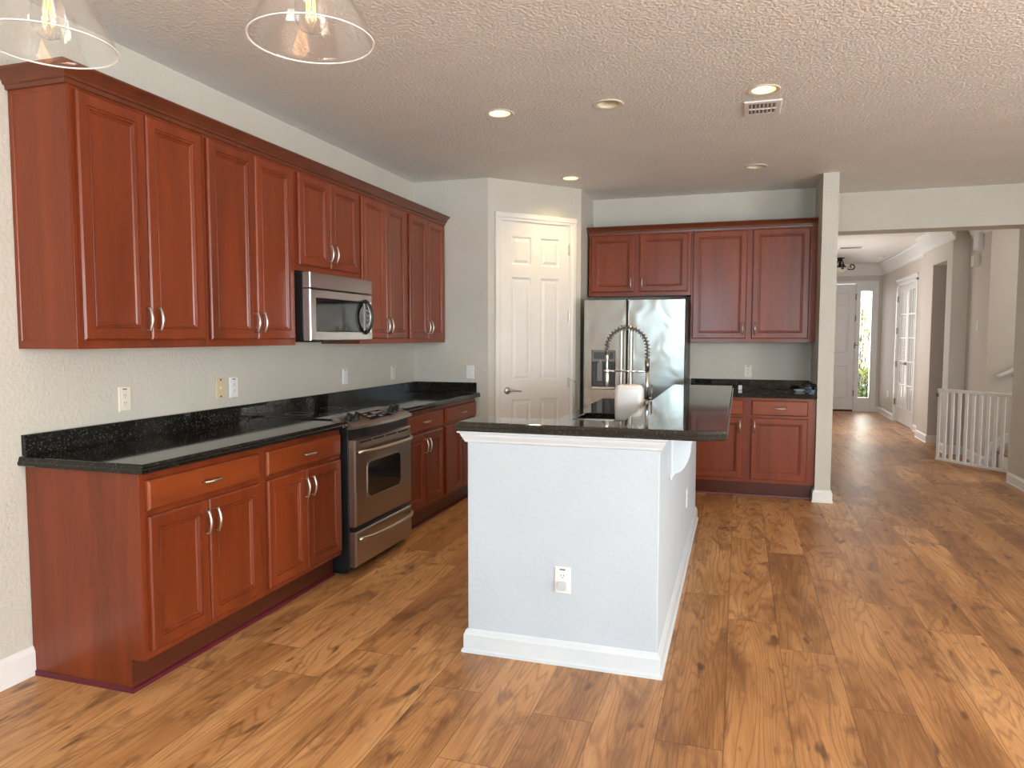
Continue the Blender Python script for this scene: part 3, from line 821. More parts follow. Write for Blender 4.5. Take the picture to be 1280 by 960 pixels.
# ------------------------------------------------------------------ back run
YU = 6.836 + 0.021
DUB = Y2 - YU
cabinet('wall_cabinet', 'short cherry two-door wall cabinet above the refrigerator', (1.385, Y2 - 0.002, 1.785), 0, 0.952, 0.592, DUB,
        [(1.407 - 1.385, 1.820 - 1.385, 0.037, 0.570, 1.792 - 1.385, 0.11), (1.868 - 1.385, 2.310 - 1.385, 0.037, 0.570, 1.897 - 1.385, 0.11)])
cabinet('wall_cabinet', 'tall cherry two-door wall cabinet between the refrigerator and the wing wall', (2.338, Y2 - 0.002, ZU), 0, 3.409 - 2.338, HU - 0.003, DUB,
        [(2.358 - 2.338, 2.829 - 2.338, 0.035, 1.008, 2.800 - 2.338, 0.125), (2.876 - 2.338, 3.352 - 2.338, 0.035, 1.008, 2.906 - 2.338, 0.125)])
mb = MB(); lp = []
for off, z in crown_profile(0.0)[1:9]:
    lp.append([(1.385 - 0.3 * off, YU - off * 0.8, z), (3.409, YU - off * 0.8, z), (3.409, Y2, z), (1.385 - 0.3 * off, Y2, z)])
mb.loft(lp)
o = mb.build('crown_moulding', M['wood_dark']); tag(o, 'dark cherry crown moulding over the refrigerator cabinets on the back wall', 'moulding')
YB = 6.546 + 0.021
cabinet('base_cabinet', 'cherry base cabinet with two drawers and two doors against the back wall', (2.345, Y2 - 0.002, 0), 0, 3.410 - 2.345, 0.875, Y2 - YB,
        [(0.05, 2.820 - 2.345, 0.160, 0.700, 2.795 - 2.345, 0.625), (2.889 - 2.345, 3.346 - 2.345, 0.160, 0.700, 2.915 - 2.345, 0.625)],
        [(0.05, 2.820 - 2.345, 0.722, 0.852), (2.889 - 2.345, 3.346 - 2.345, 0.722, 0.852)], base=True)
mb = MB(); lp = []
for ins, z in EDGE: lp.append([(2.338, YB - 0.045 + ins, z), (3.411, YB - 0.045 + ins, z), (3.411, Y2, z), (2.338, Y2, z)])
mb.loft(lp)
o = mb.build('worktop', M['granite']); tag(o, 'black granite worktop on the back wall beside the refrigerator', 'worktop')
mb = MB(); mb.box(2.338, 3.411, Y2 - 0.020, Y2, 0.915, 0.999)
mb.prism([(YB - 0.03, 0.915), (Y2 - 0.02, 0.915), (Y2 - 0.02, 0.999), (YB + 0.06, 0.999), (YB - 0.03, 0.97)], 'x', 3.391, 3.411)
o = mb.build('backsplash', M['granite'], bevel=0.002); tag(o, 'black granite backsplash on the back wall right of the refrigerator', 'backsplash')
mb = MB(); mb.prism([(YB + 0.0565, 0), (YB + 0.044, 0), (YB + 0.046, 0.014), (YB + 0.0565, 0.019)], 'x', 2.345, 3.41)
o = mb.build('shoe_moulding', M['shoe']); tag(o, 'burgundy shoe moulding at the foot of the back wall base cabinet', 'moulding')

# ------------------------------------------------------------------ island
isl = thing('kitchen_island', 'white walled kitchen island with baseboard standing on the plank floor', 'island', (0, 0, 0))
IX0, IX1, IY0, IY1 = 1.645, 2.477, 2.923, 5.62
mb = MB()
mb.prism([(IX0, IY0), (IX1, IY0), (IX1, IY1), (2.355, IY1), (2.355, 3.045), (IX0, 3.045)], 'z', 0, 0.992)
mb.build('knee_wall', M['island_paint_daylit'], isl, bevel=0.004)
mb = MB(); h, t_ = 0.103, 0.016; lp = []
for off, z in ((t_ + 0.008, 0), (t_ + 0.008, 0.012), (t_, 0.018), (t_, h - 0.024), (t_ * 0.75, h - 0.018), (t_ * 0.6, h - 0.007), (0.001, h)):
    lp.append([(IX0 - off, IY0 - off), (IX1 + off, IY0 - off), (IX1 + off, IY1 + 0.002), (IX1 - 0.005, IY1 + 0.002), (IX1 - 0.005, IY0 + 0.005), (IX0 + 0.005, IY0 + 0.005), (IX0 + 0.005, 3.045), (IX0 - off, 3.045)])
    lp[-1] = [(p[0], p[1], z) for p in lp[-1]]
mb.loft(lp); mb.build('baseboard', M['island_trim_daylit'], isl)
mb = MB(); lp = []
for off, z in ((0.004, 0.940), (0.010, 0.944), (0.012, 0.952), (0.022, 0.968), (0.026, 0.980), (0.036, 0.984), (0.036, 0.9925)):
    lp.append([(IX0 - off, IY0 - off, z), (IX1 + off, IY0 - off, z), (IX1 + off, IY0 + 0.03, z), (IX0 - off, IY0 + 0.03, z)])
mb.loft(lp); mb.build('cap_trim', M['island_trim_daylit'], isl)
# corbel under the overhang
mb = MB()
def corbel_prof(w, h, x0, zt):
    pts = [(x0, zt), (x0 + w, zt), (x0 + w, zt - 0.022)]
    for k in range(9):
        a = PI / 2 * k / 8; pts.append((x0 + w - 0.012 - 0.062 * math.sin(a), zt - 0.022 - 0.105 * (1 - math.cos(a))))
    for k in range(1, 7):
        a = PI / 2 * k / 6; pts.append((x0 + w - 0.074 - 0.006 * math.sin(a * 2) - (w - 0.100) * (1 - math.cos(a)), zt - 0.127 - (h - 0.145) * math.sin(a)))
    pts += [(x0 + 0.012, zt - h), (x0, zt - h)]
    return pts
mb.prism(corbel_prof(0.165, 0.245, IX1, 0.992), 'y', 3.385, 3.465)
mb.build('corbel', M['island_trim_daylit'], isl, bevel=0.003)
mb = MB(); mb.box(IX1, IX1 + 0.012, 3.370, 3.480, 0.735, 0.992); mb.build('corbel_back_plate', M['island_trim_daylit'], isl, bevel=0.003)
for y0 in (3.05, 3.91, 4.77):
    mb = MB(); y1 = y0 + 0.858 - (0.02 if y0 > 4.5 else 0)
    mb.prism([(2.353, 0), (2.353, 0.68), (1.805, 0.68), (1.805, 0.874), (1.785, 0.874), (1.785, 0.12), (1.84, 0.12), (1.84, 0)], 'y', y0, y1)
    cb_ = mb.build('cabinet_box', M['wood'], isl)
    for (a, b) in ((y0 + 0.03, (y0 + y1) / 2 - 0.002), ((y0 + y1) / 2 + 0.002, y1 - 0.03)):
        if y0 < 3.5: a += 0.0
        mb = MB(); mb.loft([[(x_, a + i_, 0.16 + i_), (x_, b - i_, 0.16 + i_), (x_, b - i_, 0.80 - i_), (x_, a + i_, 0.80 - i_)] for i_, x_ in ((0, 1.784), (0, 1.77), (0.006, 1.764), (0.05, 1.764), (0.06, 1.772), (0.062, 1.772))])
        mb.build('cabinet_door', M['wood'], cb_)
# raised L-shaped bar top
mb = MB()
BEDGE = [(0.006, 0.993), (0.0, 0.999), (0.0, 1.010), (0.005, 1.015), (0.005, 1.021), (0.009, 1.031), (0.014, 1.033)]
def bar_loop(i, z):
    return [(1.606 + i, 2.868 + i, z), (2.628 - i * 0.3, 2.868 + i, z), (2.738 - i, 2.925 + i * 0.4, z), (2.741 - i, 5.66 - i, z), (2.300, 5.66 - i, z), (2.300, 3.105 - i * 0.4, z), (1.606 + i, 3.105 - i * 0.4, z)]
mb.loft([bar_loop(i, z) for i, z in BEDGE])
o = mb.build('bar_top', M['bar_granite']); tag(o, 'raised L-shaped granite bar top on the island walls', 'worktop')
# lower sink counter with an opening for the sink
mb = MB(); SX = (1.845, 2.085, 3.70, 4.525)
X0, X1, Ya, Yb = 1.755, 2.354, 3.046, 5.62
for zz in (0.876, 0.914):
    pass
def frame_slab(mb, o_, i_, z0, z1):
    (a, b, c, d), (e, f, g, h_) = o_, i_
    O = [(a, c), (b, c), (b, d), (a, d)]; I = [(e, g), (f, g), (f, h_), (e, h_)]
    vo0 = [mb.bm.verts.new((*p, z0)) for p in O]; vo1 = [mb.bm.verts.new((*p, z1)) for p in O]
    vi0 = [mb.bm.verts.new((*p, z0)) for p in I]; vi1 = [mb.bm.verts.new((*p, z1)) for p in I]
    for k in range(4):
        n = (k + 1) % 4
        for q in ((vo1[k], vo1[n], vi1[n], vi1[k]), (vo0[k], vi0[k], vi0[n], vo0[n]), (vo0[k], vo0[n], vo1[n], vo1[k]), (vi0[k], vi1[k], vi1[n], vi0[n])): mb.bm.faces.new(q)
frame_slab(mb, (X0, X1, Ya, Yb), SX, 0.876, 0.914)
o = mb.build('worktop', M['granite'], bevel=0.003); tag(o, 'lower black granite counter of the island, with the sink opening', 'worktop')
mb = MB(); a, b, c, d = SX
frame_slab(mb, (a - 0.03, b + 0.03, c - 0.03, d + 0.03), (a - 0.004, b + 0.004, c - 0.004, d + 0.004), 0.8735, 0.8755)
mb.loft([[(a - 0.004, c - 0.004, 0.8745), (b + 0.004, c - 0.004, 0.8745), (b + 0.004, d + 0.004, 0.8745), (a - 0.004, d + 0.004, 0.8745)], [(a + 0.01, c + 0.01, 0.70), (b - 0.01, c + 0.01, 0.70), (b - 0.01, d - 0.01, 0.70), (a + 0.01, d - 0.01, 0.70)]], False, True)
o = mb.build('sink', M['steel_light']); tag(o, 'undermount steel sink bowl in the island counter', 'sink')

# faucet
FCX, FCY = 2.262, 4.25
fc = thing('faucet', 'tall spring-neck kitchen faucet on the island behind the white container', 'faucet', (FCX, FCY, 0.914))
mb = MB(); mb.lathe([(0.0001, 0.0), (0.027, 0.0), (0.027, 0.008), (0.018, 0.014), (0.018, 0.10), (0.013, 0.11), (0.0001, 0.11)], n=20); mb.build('base', M['steel_light'], fc, smooth=False)
mb = MB(); mb.tube([(0, 0, 0.10), (0, 0, 0.30)], 0.0095, 12); mb.build('pole', M['chrome'], fc, smooth=True)
mb = MB(); mb.tube([(0, 0, 0.284), (0, 0, 0.36)], 0.0135, 14); mb.build('collar', M['bronze'], fc, smooth=True)
AR = 0.119; ZA = 0.421
def neck(t):           # t 0..1 along the hose
    L1 = 0.065; L2 = PI * AR; L3 = 0.045; s = t * (L1 + L2 + L3)
    if s < L1: return Vector((0, 0, ZA - L1 + s)), Vector((1, 0, 0))
    if s < L1 + L2:
        a = (s - L1) / AR; return Vector((-AR + AR * math.cos(a), 0, ZA + AR * math.sin(a))), Vector((math.cos(a), 0, math.sin(a)))
    return Vector((-2 * AR, 0, ZA - (s - L1 - L2))), Vector((-1, 0, 0))
mb = MB(); mb.tube([neck(k / 40)[0] for k in range(41)], 0.0055, 8); mb.build('hose', M['dark_grey'], fc, smooth=True)
mb = MB(); turns = 24; n = turns * 12; pts = []
for k in range(n + 1):
    p, q = neck(k / n); a = 2 * PI * turns * k / n
    pts.append(p + (q * math.cos(a) + Vector((0, 1, 0)) * math.sin(a)) * 0.0140)
mb.tube(pts, 0.0028, 5); mb.build('spring', M['bronze'], fc, smooth=True)
mb = MB(); x = -2 * AR
mb.lathe([(0.0001, 0.378), (0.010, 0.378), (0.012, 0.36), (0.008, 0.345), (0.008, 0.29), (0.0135, 0.28), (0.0155, 0.20), (0.012, 0.192), (0.0001, 0.192)], (x, 0, 0), 16); sp_ = mb.build('sprayer', M['steel_light'], fc); smooth_by_angle(sp_)
mb = MB(); mb.box(x - 0.026, x - 0.014, -0.006, 0.006, 0.205, 0.262); mb.build('spray_lever', M['black'], sp_, bevel=0.002)
mb = MB(); mb.tube([(-0.005, 0, 0.284), (x + 0.016, 0, 0.284)], 0.0062, 10); mb.lathe([(0.017, -0.009), (0.019, 0.0), (0.017, 0.009)], (x, 0, 0.284), 16); mb.build('holder_arm', M['chrome'], fc, smooth=True)
mb = MB(); mb.tube([(0.012, 0, 0.125), (0.03, -0.004, 0.13)], 0.010, 10); mb.tube([(0.026, -0.004, 0.115), (0.028, -0.006, 0.205)], 0.005, 8); mb.build('lever', M['bronze'], fc, smooth=True)

# white plastic container beside the faucet
mb = MB(); lp = []
cx, cy = 2.172, 4.165
for z, w, d, r in ((0.9145, 0.066, 0.046, 0.02), (0.918, 0.074, 0.052, 0.025), (0.93, 0.078, 0.055, 0.028), (1.00, 0.081, 0.057, 0.03), (1.085, 0.081, 0.057, 0.03), (1.105, 0.078, 0.055, 0.03), (1.108, 0.073, 0.050, 0.028), (1.113, 0.073, 0.050, 0.028), (1.120, 0.068, 0.046, 0.026), (1.124, 0.056, 0.036, 0.02)):
    lp.append([(cx + p[0], cy + p[1], z) for p in rrect(-w, w, -d, d, r, 5)])
mb.loft(lp); o = mb.build('container', M['jug'], smooth=False); smooth_by_angle(o, 50); tag(o, 'squarish white plastic container standing beside the faucet', 'container')

# small things on the back worktop
mb = MB(); mb.lathe([(0.0001, 0.0), (0.030, 0.0), (0.046, 0.012), (0.048, 0.018), (0.044, 0.018), (0.030, 0.006), (0.0001, 0.006)], (3.297, 6.86, 0.9142), 28); o = mb.build('dish', M['plate_white']); smooth_by_angle(o); tag(o, 'small white dish on the back worktop near the wing wall', 'dish')
mb = MB(); mb.box(2.775, 2.808, 6.90, 6.93, 0.9142, 0.956); o = mb.build('box', M['plate_white'], bevel=0.004); tag(o, 'tiny white box on the back worktop seen just past the bar top', 'box')

# ------------------------------------------------------------------ outlets and switches
def outlet(label, loc, rz, mat, kind='decora', name='wall_outlet', cat='outlet', group=None, w=0.07, h=0.115):
    t = thing(name, label, cat, loc, rz, group)
    mb = MB(); mb.rings(-w / 2, w / 2, -h / 2, h / 2, [(0, 0.0), (0, -0.003), (0.003, -0.006), (0.004, -0.006)]); mb.build('plate', mat, t)
    if kind == 'decora':
        mb = MB(); mb.box(-0.017, 0.017, -0.0075, -0.0055, -0.034, 0.034); f = mb.build('receptacle', mat, t, bevel=0.001)
        mb = MB()
        for z in (0.017, -0.019):
            for x in (-0.006, 0.006): mb.box(x - 0.001, x + 0.001, -0.0082, -0.007, z - 0.004, z + 0.005)
            mb.tube([(0, -0.007, z - 0.010), (0, -0.0082, z - 0.010)], 0.0022, 8)
        mb.build('slots', M['dark_grey'], f)
    elif kind == 'duplex':
        for z in (0.0195, -0.0195):
            mb = MB(); mb.loft([[(p[0], y, p[1]) for p in rrect(-0.0165, 0.0165, z - 0.014, z + 0.014, 0.011, 5)] for y in (-0.0055, -0.008)]); f = mb.build('receptacle', mat, t)
            mb = MB()
            for x in (-0.006, 0.006): mb.box(x - 0.0011, x + 0.0011, -0.0088, -0.0075, z - 0.002, z + 0.007)
            mb.tube([(0, -0.0075, z - 0.007), (0, -0.0088, z - 0.007)], 0.0024, 8)
            mb.build('slots', M['dark_grey'], f)
    elif kind == 'rocker':
        mb = MB(); mb.prism([(-0.0055, -0.033), (-0.0075, -0.033), (-0.0105, 0.033), (-0.0055, 0.033)], 'x', -0.0165, 0.0165); mb.build('rocker', mat, t, bevel=0.001)
    elif kind == 'jack':
        mb = MB(); mb.lathe([(0.008, 0.0), (0.008, -0.003), (0.0001, -0.004)], (0, -0.006, 0), 14, 'y'); mb.build('jack', M['plate_ivory'], t)
        for zs in (0.047, -0.047):
            mb = MB(); mb.tube([(0, -0.006, zs), (0, -0.008, zs)], 0.005, 10); mb.build('screw', M['iron'], t)
    if kind in ('decora', 'duplex') and mat is not M['plate_almond']:
        mb = MB(); mb.box(-0.012, 0.012, -0.0068, -0.0058, 0.044, 0.049); mb.build('stamp', M['dark_grey'], t)
    return t
outlet('ivory outlet nearest the camera on the wall above the long worktop', (0, 2.679, 1.105), R90, M['plate_ivory'])
outlet('almond yellowed jack plate beside the white outlet above the worktop', (0, 3.340, 1.111), R90, M['plate_almond'], 'jack', 'jack_plate', 'wall plate')
outlet('bright white outlet next to the almond jack plate above the worktop', (0, 3.452, 1.109), R90, M['plate_white'])
outlet('narrow white outlet on the wall above the worktop behind the range', (0, 4.680, 1.107), R90, M['plate_white'])
outlet('pale outlet on the left wall close to the far corner', (0, 5.453, 1.098), R90, M['plate_ivory'])
outlet('white light switch on the short wall left of the pantry door', (0.538, Y1, 1.091), 0, M['plate_white'], 'rocker', 'light_switch', 'switch')
outlet('white outlet on the back wall between refrigerator and wing wall', (2.860, Y2, 1.076), 0, M['plate_ivory'], 'duplex')
io = outlet('white outlet low on the island front wall with grey plug-in', (2.077, IY0, 0.367), 0, M['plate_white'], 'duplex')
mb = MB(); mb.loft([[(p[0], y, p[1]) for p in rrect(-0.021, 0.021, -0.040, -0.004, 0.010, 5)] for y in (-0.007, -0.022)]); pl_ = mb.build('plug_cover', plain('grey_plug', (0.55, 0.58, 0.60), 0.4), io, bevel=0.002)
outlet('white outlet on the shaded right side of the island', (IX1, 4.59, 0.39), R90, M['plate_white'], 'decora')
outlet('small white outlet seen edge-on at the left end of the island wall', (IX0, 2.985, 0.74), -R90, M['plate_white'], 'decora')
outlet('small white outlet low on the hall wall left of the glass doors', (5.28, 13.95, 0.40), -R90, M['plate_white'], 'decora')
outlet('white switch plate on the stair wall above the gate', (5.33, 9.30, 1.53), -R90, M['plate_white'], 'rocker', 'light_switch', 'switch')
bxm = MB(); bxm.rings(-0.09, 0.09, -0.09, 0.09, [(0, 0.0), (0, -0.045), (0.006, -0.05), (0.008, -0.05)])
o = bxm.build('door_chime', M['plate_white']); o.location = (5.33, 9.32, 2.47); o.rotation_euler = (0, 0, -R90); tag(o, 'white door chime box high on the stair wall', 'chime')
bxm = MB(); bxm.rings(-0.055, 0.055, -0.065, 0.065, [(0, 0.0), (0, -0.05), (0.008, -0.06), (0.02, -0.06)])
o = bxm.build('alarm_sensor', M['plate_ivory']); o.location = (5.33, 9.38, 2.26); o.rotation_euler = (0, 0, -R90); tag(o, 'small beige sensor box just below the white chime', 'sensor')

# ------------------------------------------------------------------ ceiling fixtures
LBL = ['lit recessed ceiling light nearest the long cabinet row', 'lit recessed light close to the pantry door', 'unlit recessed light between the two near lit ones', 'lit recessed ceiling light beside the air vent', 'unlit recessed ceiling light near the wing wall']
for (x, y, on_), lb in zip(CANS, LBL):
    t = thing('recessed_light', lb, 'ceiling light', (x, y, ZC), 0, 'recessed kitchen lights')
    mb = MB(); mb.lathe([(0.063, 0.012), (0.063, -0.001), (0.070, -0.005), (0.084, -0.005), (0.088, -0.001), (0.088, 0.0)], n=36); o = mb.build('trim_ring', M['plate_ivory'], t); smooth_by_angle(o)
    mb = MB(); mb.lathe([(0.063, 0.0), (0.060, 0.05), (0.052, 0.10), (0.0001, 0.102)], n=32); mb.build('reflector', M['can'], t, smooth=True)
    mb = MB(); mb.lathe([(0.018, 0.100), (0.020, 0.085), (0.046, 0.045), (0.050, 0.034), (0.044, 0.024), (0.0001, 0.020)], n=28); b_ = mb.build('bulb', M['lamp_on'] if on_ else M['lamp_off'], t, smooth=True)
    if on_:
        b_['label'] = 'glowing bulb'
        l = bpy.data.lights.new('can_light', 'SPOT'); l.energy = 26; l.color = (1.0, 0.72, 0.34); l.spot_size = math.radians(125); l.spot_blend = 0.9; l.shadow_soft_size = 0.045
        lo_ = bpy.data.objects.new('can_light', l); COL.objects.link(lo_); lo_.parent = t; lo_.location = (0, 0, 0.006)
t = thing('air_vent', 'white ceiling air register beside the lit recessed light', 'vent', (2.875, 4.585, ZC))
mb = MB(); w, l_ = 0.105, 0.135
mb.loft([[(-w * s, -l_ * s, z), (w * s, -l_ * s, z), (w * s, l_ * s, z), (-w * s, l_ * s, z)] for s, z in ((1, 0), (1, -0.004), (0.95, -0.008), (0.72, -0.008), (0.72, -0.002))]); mb.build('frame', M['plate_white'], t)
mb = MB(); mb.box(-0.074, 0.074, -0.095, 0.095, -0.0035, -0.002); mb.build('backing', M['dark_grey'], t)
for k in range(7):
    x = -0.066 + k * 0.022; mb = MB(); mb.prism([(x, -0.003), (x + 0.002, -0.003), (x + 0.012, -0.010), (x + 0.010, -0.010)], 'y', -0.095, 0.095); mb.build('louvre', M['plate_white'], t)
mb = MB(); mb.box(-0.075, 0.075, -0.003, 0.003, -0.011, -0.003); mb.build('louvre_bar', M['plate_white'], t)
t = thing('air_vent', 'dark slotted air vent on the hall ceiling in front of the iron lamp', 'vent', (4.36, 12.0, ZC))
mb = MB(); mb.box(-0.17, 0.17, -0.10, 0.10, -0.008, 0.0); mb.build('frame', M['plate_white'], t)
mb = MB()
for k in range(5): mb.box(-0.15, 0.15, -0.085 + k * 0.036, -0.06 + k * 0.036, -0.0095, -0.007)
mb.build('slots', M['dark_grey'], t)
mb = MB(); mb.lathe([(0.0001, -0.035), (0.05, -0.035), (0.068, -0.022), (0.07, 0.0)], (5.02, 13.45, ZC), 24); o = mb.build('smoke_detector', M['plate_ivory'], smooth=True); tag(o, 'round smoke detector on the hall ceiling near the glass doors', 'smoke detector')

# pendant lamps
def pendant(label, x, y, zr):
    t = thing('pendant_lamp', label, 'pendant lamp', (x, y, zr), 0, 'clear glass pendant lamps')
    mb = MB(); R, Ht = 0.1265, 0.185
    prof = [(R, 0.0), (R - 0.004, 0.012), (R - 0.022, 0.05), (0.030, Ht), (0.027, Ht), (R - 0.025, 0.05), (R - 0.007, 0.012), (R - 0.003, 0.0), (R, 0.0)]
    mb.lathe(prof, n=64); mb.build('shade', M['glass'], t, smooth=True)['label'] = 'clear glass cone shade'
    mb = MB(); mb.lathe([(R + 0.0003, -0.0012), (R + 0.0006, 0.001), (R - 0.001, 0.0022), (R - 0.0034, 0.001), (R - 0.003, -0.0012), (R + 0.0003, -0.0012)], n=64); mb.build('shade_rim', M['glass_rim'], t, smooth=True)
    mb = MB(); mb.lathe([(0.0001, Ht + 0.05), (0.024, Ht + 0.05), (0.033, Ht + 0.03), (0.033, Ht - 0.004), (0.022, Ht - 0.01), (0.019, Ht - 0.045), (0.0001, Ht - 0.045)], n=24); mb.build('socket', M['bronze'], t)
    mb = MB(); mb.tube([(0, 0, Ht + 0.05), (0, 0, ZC - zr - 0.02)], 0.005, 8); mb.build('stem', M['bronze'], t)
    mb = MB(); mb.lathe([(0.0001, -0.028), (0.02, -0.026), (0.055, -0.014), (0.06, 0.0)], (0, 0, ZC - zr), 24); mb.build('canopy', M['bronze'], t, smooth=True)
    mb = MB(); mb.lathe([(0.014, 0.145), (0.016, 0.125), (0.024, 0.10), (0.0315, 0.070), (0.033, 0.052), (0.030, 0.034), (0.020, 0.020), (0.008, 0.0145), (0.0001, 0.014)], n=32); b_ = mb.build('bulb', M['glass'], t, smooth=True)
    mb = MB()
    for k in range(6):
        a0 = 2 * PI * k / 6; a1 = 2 * PI * (k + 0.8) / 6
        mb.tube([(0.006 * math.cos(a0), 0.006 * math.sin(a0), 0.118), (0.010 * math.cos(a1), 0.010 * math.sin(a1), 0.042)], 0.0011, 5)
    mb.tube([(0, 0, 0.14), (0, 0, 0.118)], 0.004, 6)
    mb.build('filament', M['filament'], b_)['label'] = 'glowing amber filament'
    return t
p1 = pendant('clear glass pendant lamp, the right of the two hanging at the top', 1.925, 1.318, 2.005)
p2 = dup(p1, (1.408, 1.162, 1.996), None, 'clear glass pendant lamp cut by the top left corner of the photo')

# hall lamp with iron scroll arms
t = thing('ceiling_lamp', 'dark iron scroll-arm ceiling lamp in the foyer', 'ceiling lamp', (4.40, 13.55, ZC))
mb = MB(); mb.lathe([(0.075, 0.0), (0.075, -0.012), (0.03, -0.03), (0.022, -0.06), (0.0001, -0.062)], n=24); mb.build('canopy', M['iron'], t)
for k in range(4):
    a = PI / 4 * 0 + PI / 2 * k + 0.12; pts = []
    for j in range(9):
        s = j / 8; pts.append((0.03 + 0.14 * s ** 1.4, -0.03 - 0.17 * math.sin(s * PI / 2)))
    for j in range(1, 15):
        an = -PI / 2 + j * 0.42; rr = 0.055 - 0.0028 * j; pts.append((0.19 + rr * math.cos(an), -0.150 + rr * math.sin(an)))
    mb = MB(); mb.tube([(r_ * math.cos(a), r_ * math.sin(a), z) for r_, z in pts], 0.010, 7); mb.build('scroll_arm', M['iron'], t, smooth=True)
mb = MB(); mb.lathe([(0.0001, -0.24), (0.02, -0.225), (0.03, -0.19), (0.012, -0.16), (0.01, -0.06)], n=14); mb.build('finial', M['iron'], t, smooth=True)
mb = MB(); mb.lathe([(0.0001, -0.255), (0.06, -0.245), (0.11, -0.21), (0.125, -0.17), (0.12, -0.17), (0.105, -0.205), (0.06, -0.235), (0.0001, -0.245)], n=24); mb.build('glass_bowl', M['plate_ivory'], t, smooth=True)

# ------------------------------------------------------------------ foyer door, sidelight, glass doors
fd_ = thing('door_2', 'white panelled front door at the end of the hall', 'door', (0, YF, 0)); fd_['kind'] = 'structure'
mb = MB(); six_panel(mb, DX0 + 0.014, DX1 - 0.014, 0.03, 2.385, 0.012, 0.06, [(4.03, 4.34), (4.43, 4.74)], [(0.22, 0.86), (1.10, 1.86), (1.98, 2.24)]); s2 = mb.build('door_panel', M['trim'], fd_)
mb = MB(); mb.box(DX0, DX0 + 0.012, 0, 0.12, 0, 2.395); mb.box(DX1 - 0.012, DX1, 0, 0.12, 0, 2.395); mb.box(DX0, DX1, 0, 0.12, 2.393, 2.405); mb.build('door_jamb', M['trim'], fd_)
mb = MB(); mb.box(DX0 + 0.012, DX1 - 0.012, 0.0, 0.12, 0.0, 0.028); mb.build('threshold', M['iron'], fd_)
mb = MB(); mb.box(DX0 - 0.07, DX0 + 0.004, -0.02, 0, 0, 2.44); mb.box(DX1 - 0.004, SX0 + 0.001, -0.02, 0, 0, 2.44); mb.box(DX0 + 0.004, DX1 - 0.004, -0.02, 0, 2.40, 2.44); mb.build('door_casing', M['trim'], fd_, bevel=0.004)
for z in (0.35, 1.24, 1.75, 2.15):
    mb = MB(); mb.tube([(DX1 - 0.010, -0.022, z - 0.055), (DX1 - 0.010, -0.022, z + 0.055)], 0.010, 8); mb.build('hinge', M['bronze'], s2)
mb = MB(); mb.tube([(DX1 - 0.01, -0.03, 1.24), (DX1 + 0.02, -0.05, 1.25), (DX1 + 0.035, -0.05, 1.25)], 0.008, 6); mb.build('door_stop', M['bronze'], s2)
sl = MB()
def sbox(x0, x1, z0, z1, y0=-0.012, y1=0.10): sl.box(x0, x1, YF + y0, YF + y1, z0, z1)
sbox(SX0, SX0 + 0.022, 0.25, 2.27); sbox(SX1 - 0.022, SX1, 0.25, 2.27); sbox(SX0 + 0.022, SX1 - 0.022, 0.25, 0.265); sbox(SX0 + 0.022, SX1 - 0.022, 2.25, 2.27)
sl.box(SX1, 5.225, YF - 0.02, YF, 0, 2.44); sl.box(SX0 + 0.001, SX1, YF - 0.02, YF, 2.27, 2.44); sl.box(SX0 + 0.001, SX1, YF - 0.02, YF, 0, 0.25)
o = struct(sl, 'window_4', M['trim'], bevel=0.003)
mb = MB(); mb.box(SX0 + 0.022, SX1 - 0.022, YF + 0.05, YF + 0.056, 0.265, 2.25); mb.build('pane', M['pane'], o)
# French doors in the right hall wall (two leaves)
fdr = thing('door_3', 'pair of white glazed French doors in the right wall of the hall', 'door', (5.28, 0, 0)); fdr['kind'] = 'structure'
def leaf(y0, y1, hs):
    mb = MB(); X0_, X1_ = 0.012, 0.052
    st = 0.085; zb, zt = 0.26, FH - 0.115
    mb.box(X0_, X1_, y0, y0 + st, 0.012, FH - 0.015); mb.box(X0_, X1_, y1 - st, y1, 0.012, FH - 0.015)
    mb.box(X0_, X1_, y0 + st, y1 - st, 0.012, zb); mb.box(X0_, X1_, y0 + st, y1 - st, zt, FH - 0.015)
    ym = (y0 + y1) / 2; 
    for k in (1, 2): 
        c = y0 + st + (y1 - y0 - 2 * st) * k / 3; mb.box(X0_ + 0.008, X1_ - 0.008, c - 0.011, c + 0.011, zb, zt)
    for k in range(1, 5):
        c = zb + (zt - zb) * k / 5; mb.box(X0_ + 0.006, X1_ - 0.006, y0 + st, y1 - st, c - 0.011, c + 0.011)
    lf = mb.build('door_leaf', M['trim'], fdr)
    mb = MB(); mb.box(0.030, 0.034, y0 + st, y1 - st, zb, zt); mb.build('glass_pane', M['pane'], lf)
    yh = y1 if hs > 0 else y0
    for z in (0.33, 0.95, 1.50, 2.02):
        mb = MB(); mb.tube([(-0.006, yh, z - 0.05), (-0.006, yh, z + 0.05)], 0.011, 8); mb.build('hinge', M['bronze'], lf)
    yl = y0 + 0.04 if hs > 0 else y1 - 0.04
    mb = MB(); mb.lathe([(0.028, 0.012), (0.026, 0.004), (0.0001, 0.002)], (0, yl, 0.98), 14, 'x'); mb.tube([(0.006, yl, 0.98), (-0.045, yl, 0.98), (-0.05, yl + (0.11 if hs > 0 else -0.11), 0.975)], 0.009, 8); mb.build('lever_handle', M['bronze'], lf)
    return lf
leaf((F0 + F1) / 2 + 0.002, F1 - 0.012, 1); leaf(F0 + 0.012, (F0 + F1) / 2 - 0.002, -1)
mb = MB(); mb.box(-0.018, 0, F0 - 0.07, F0 + 0.004, 0, FH + 0.03); mb.box(-0.018, 0, F1 - 0.004, F1 + 0.07, 0, FH + 0.03); mb.box(-0.018, 0, F0 - 0.07, F1 + 0.07, FH - 0.004, FH + 0.07); mb.box(-0.035, 0, F0 - 0.09, F1 + 0.09, FH + 0.07, FH + 0.10)
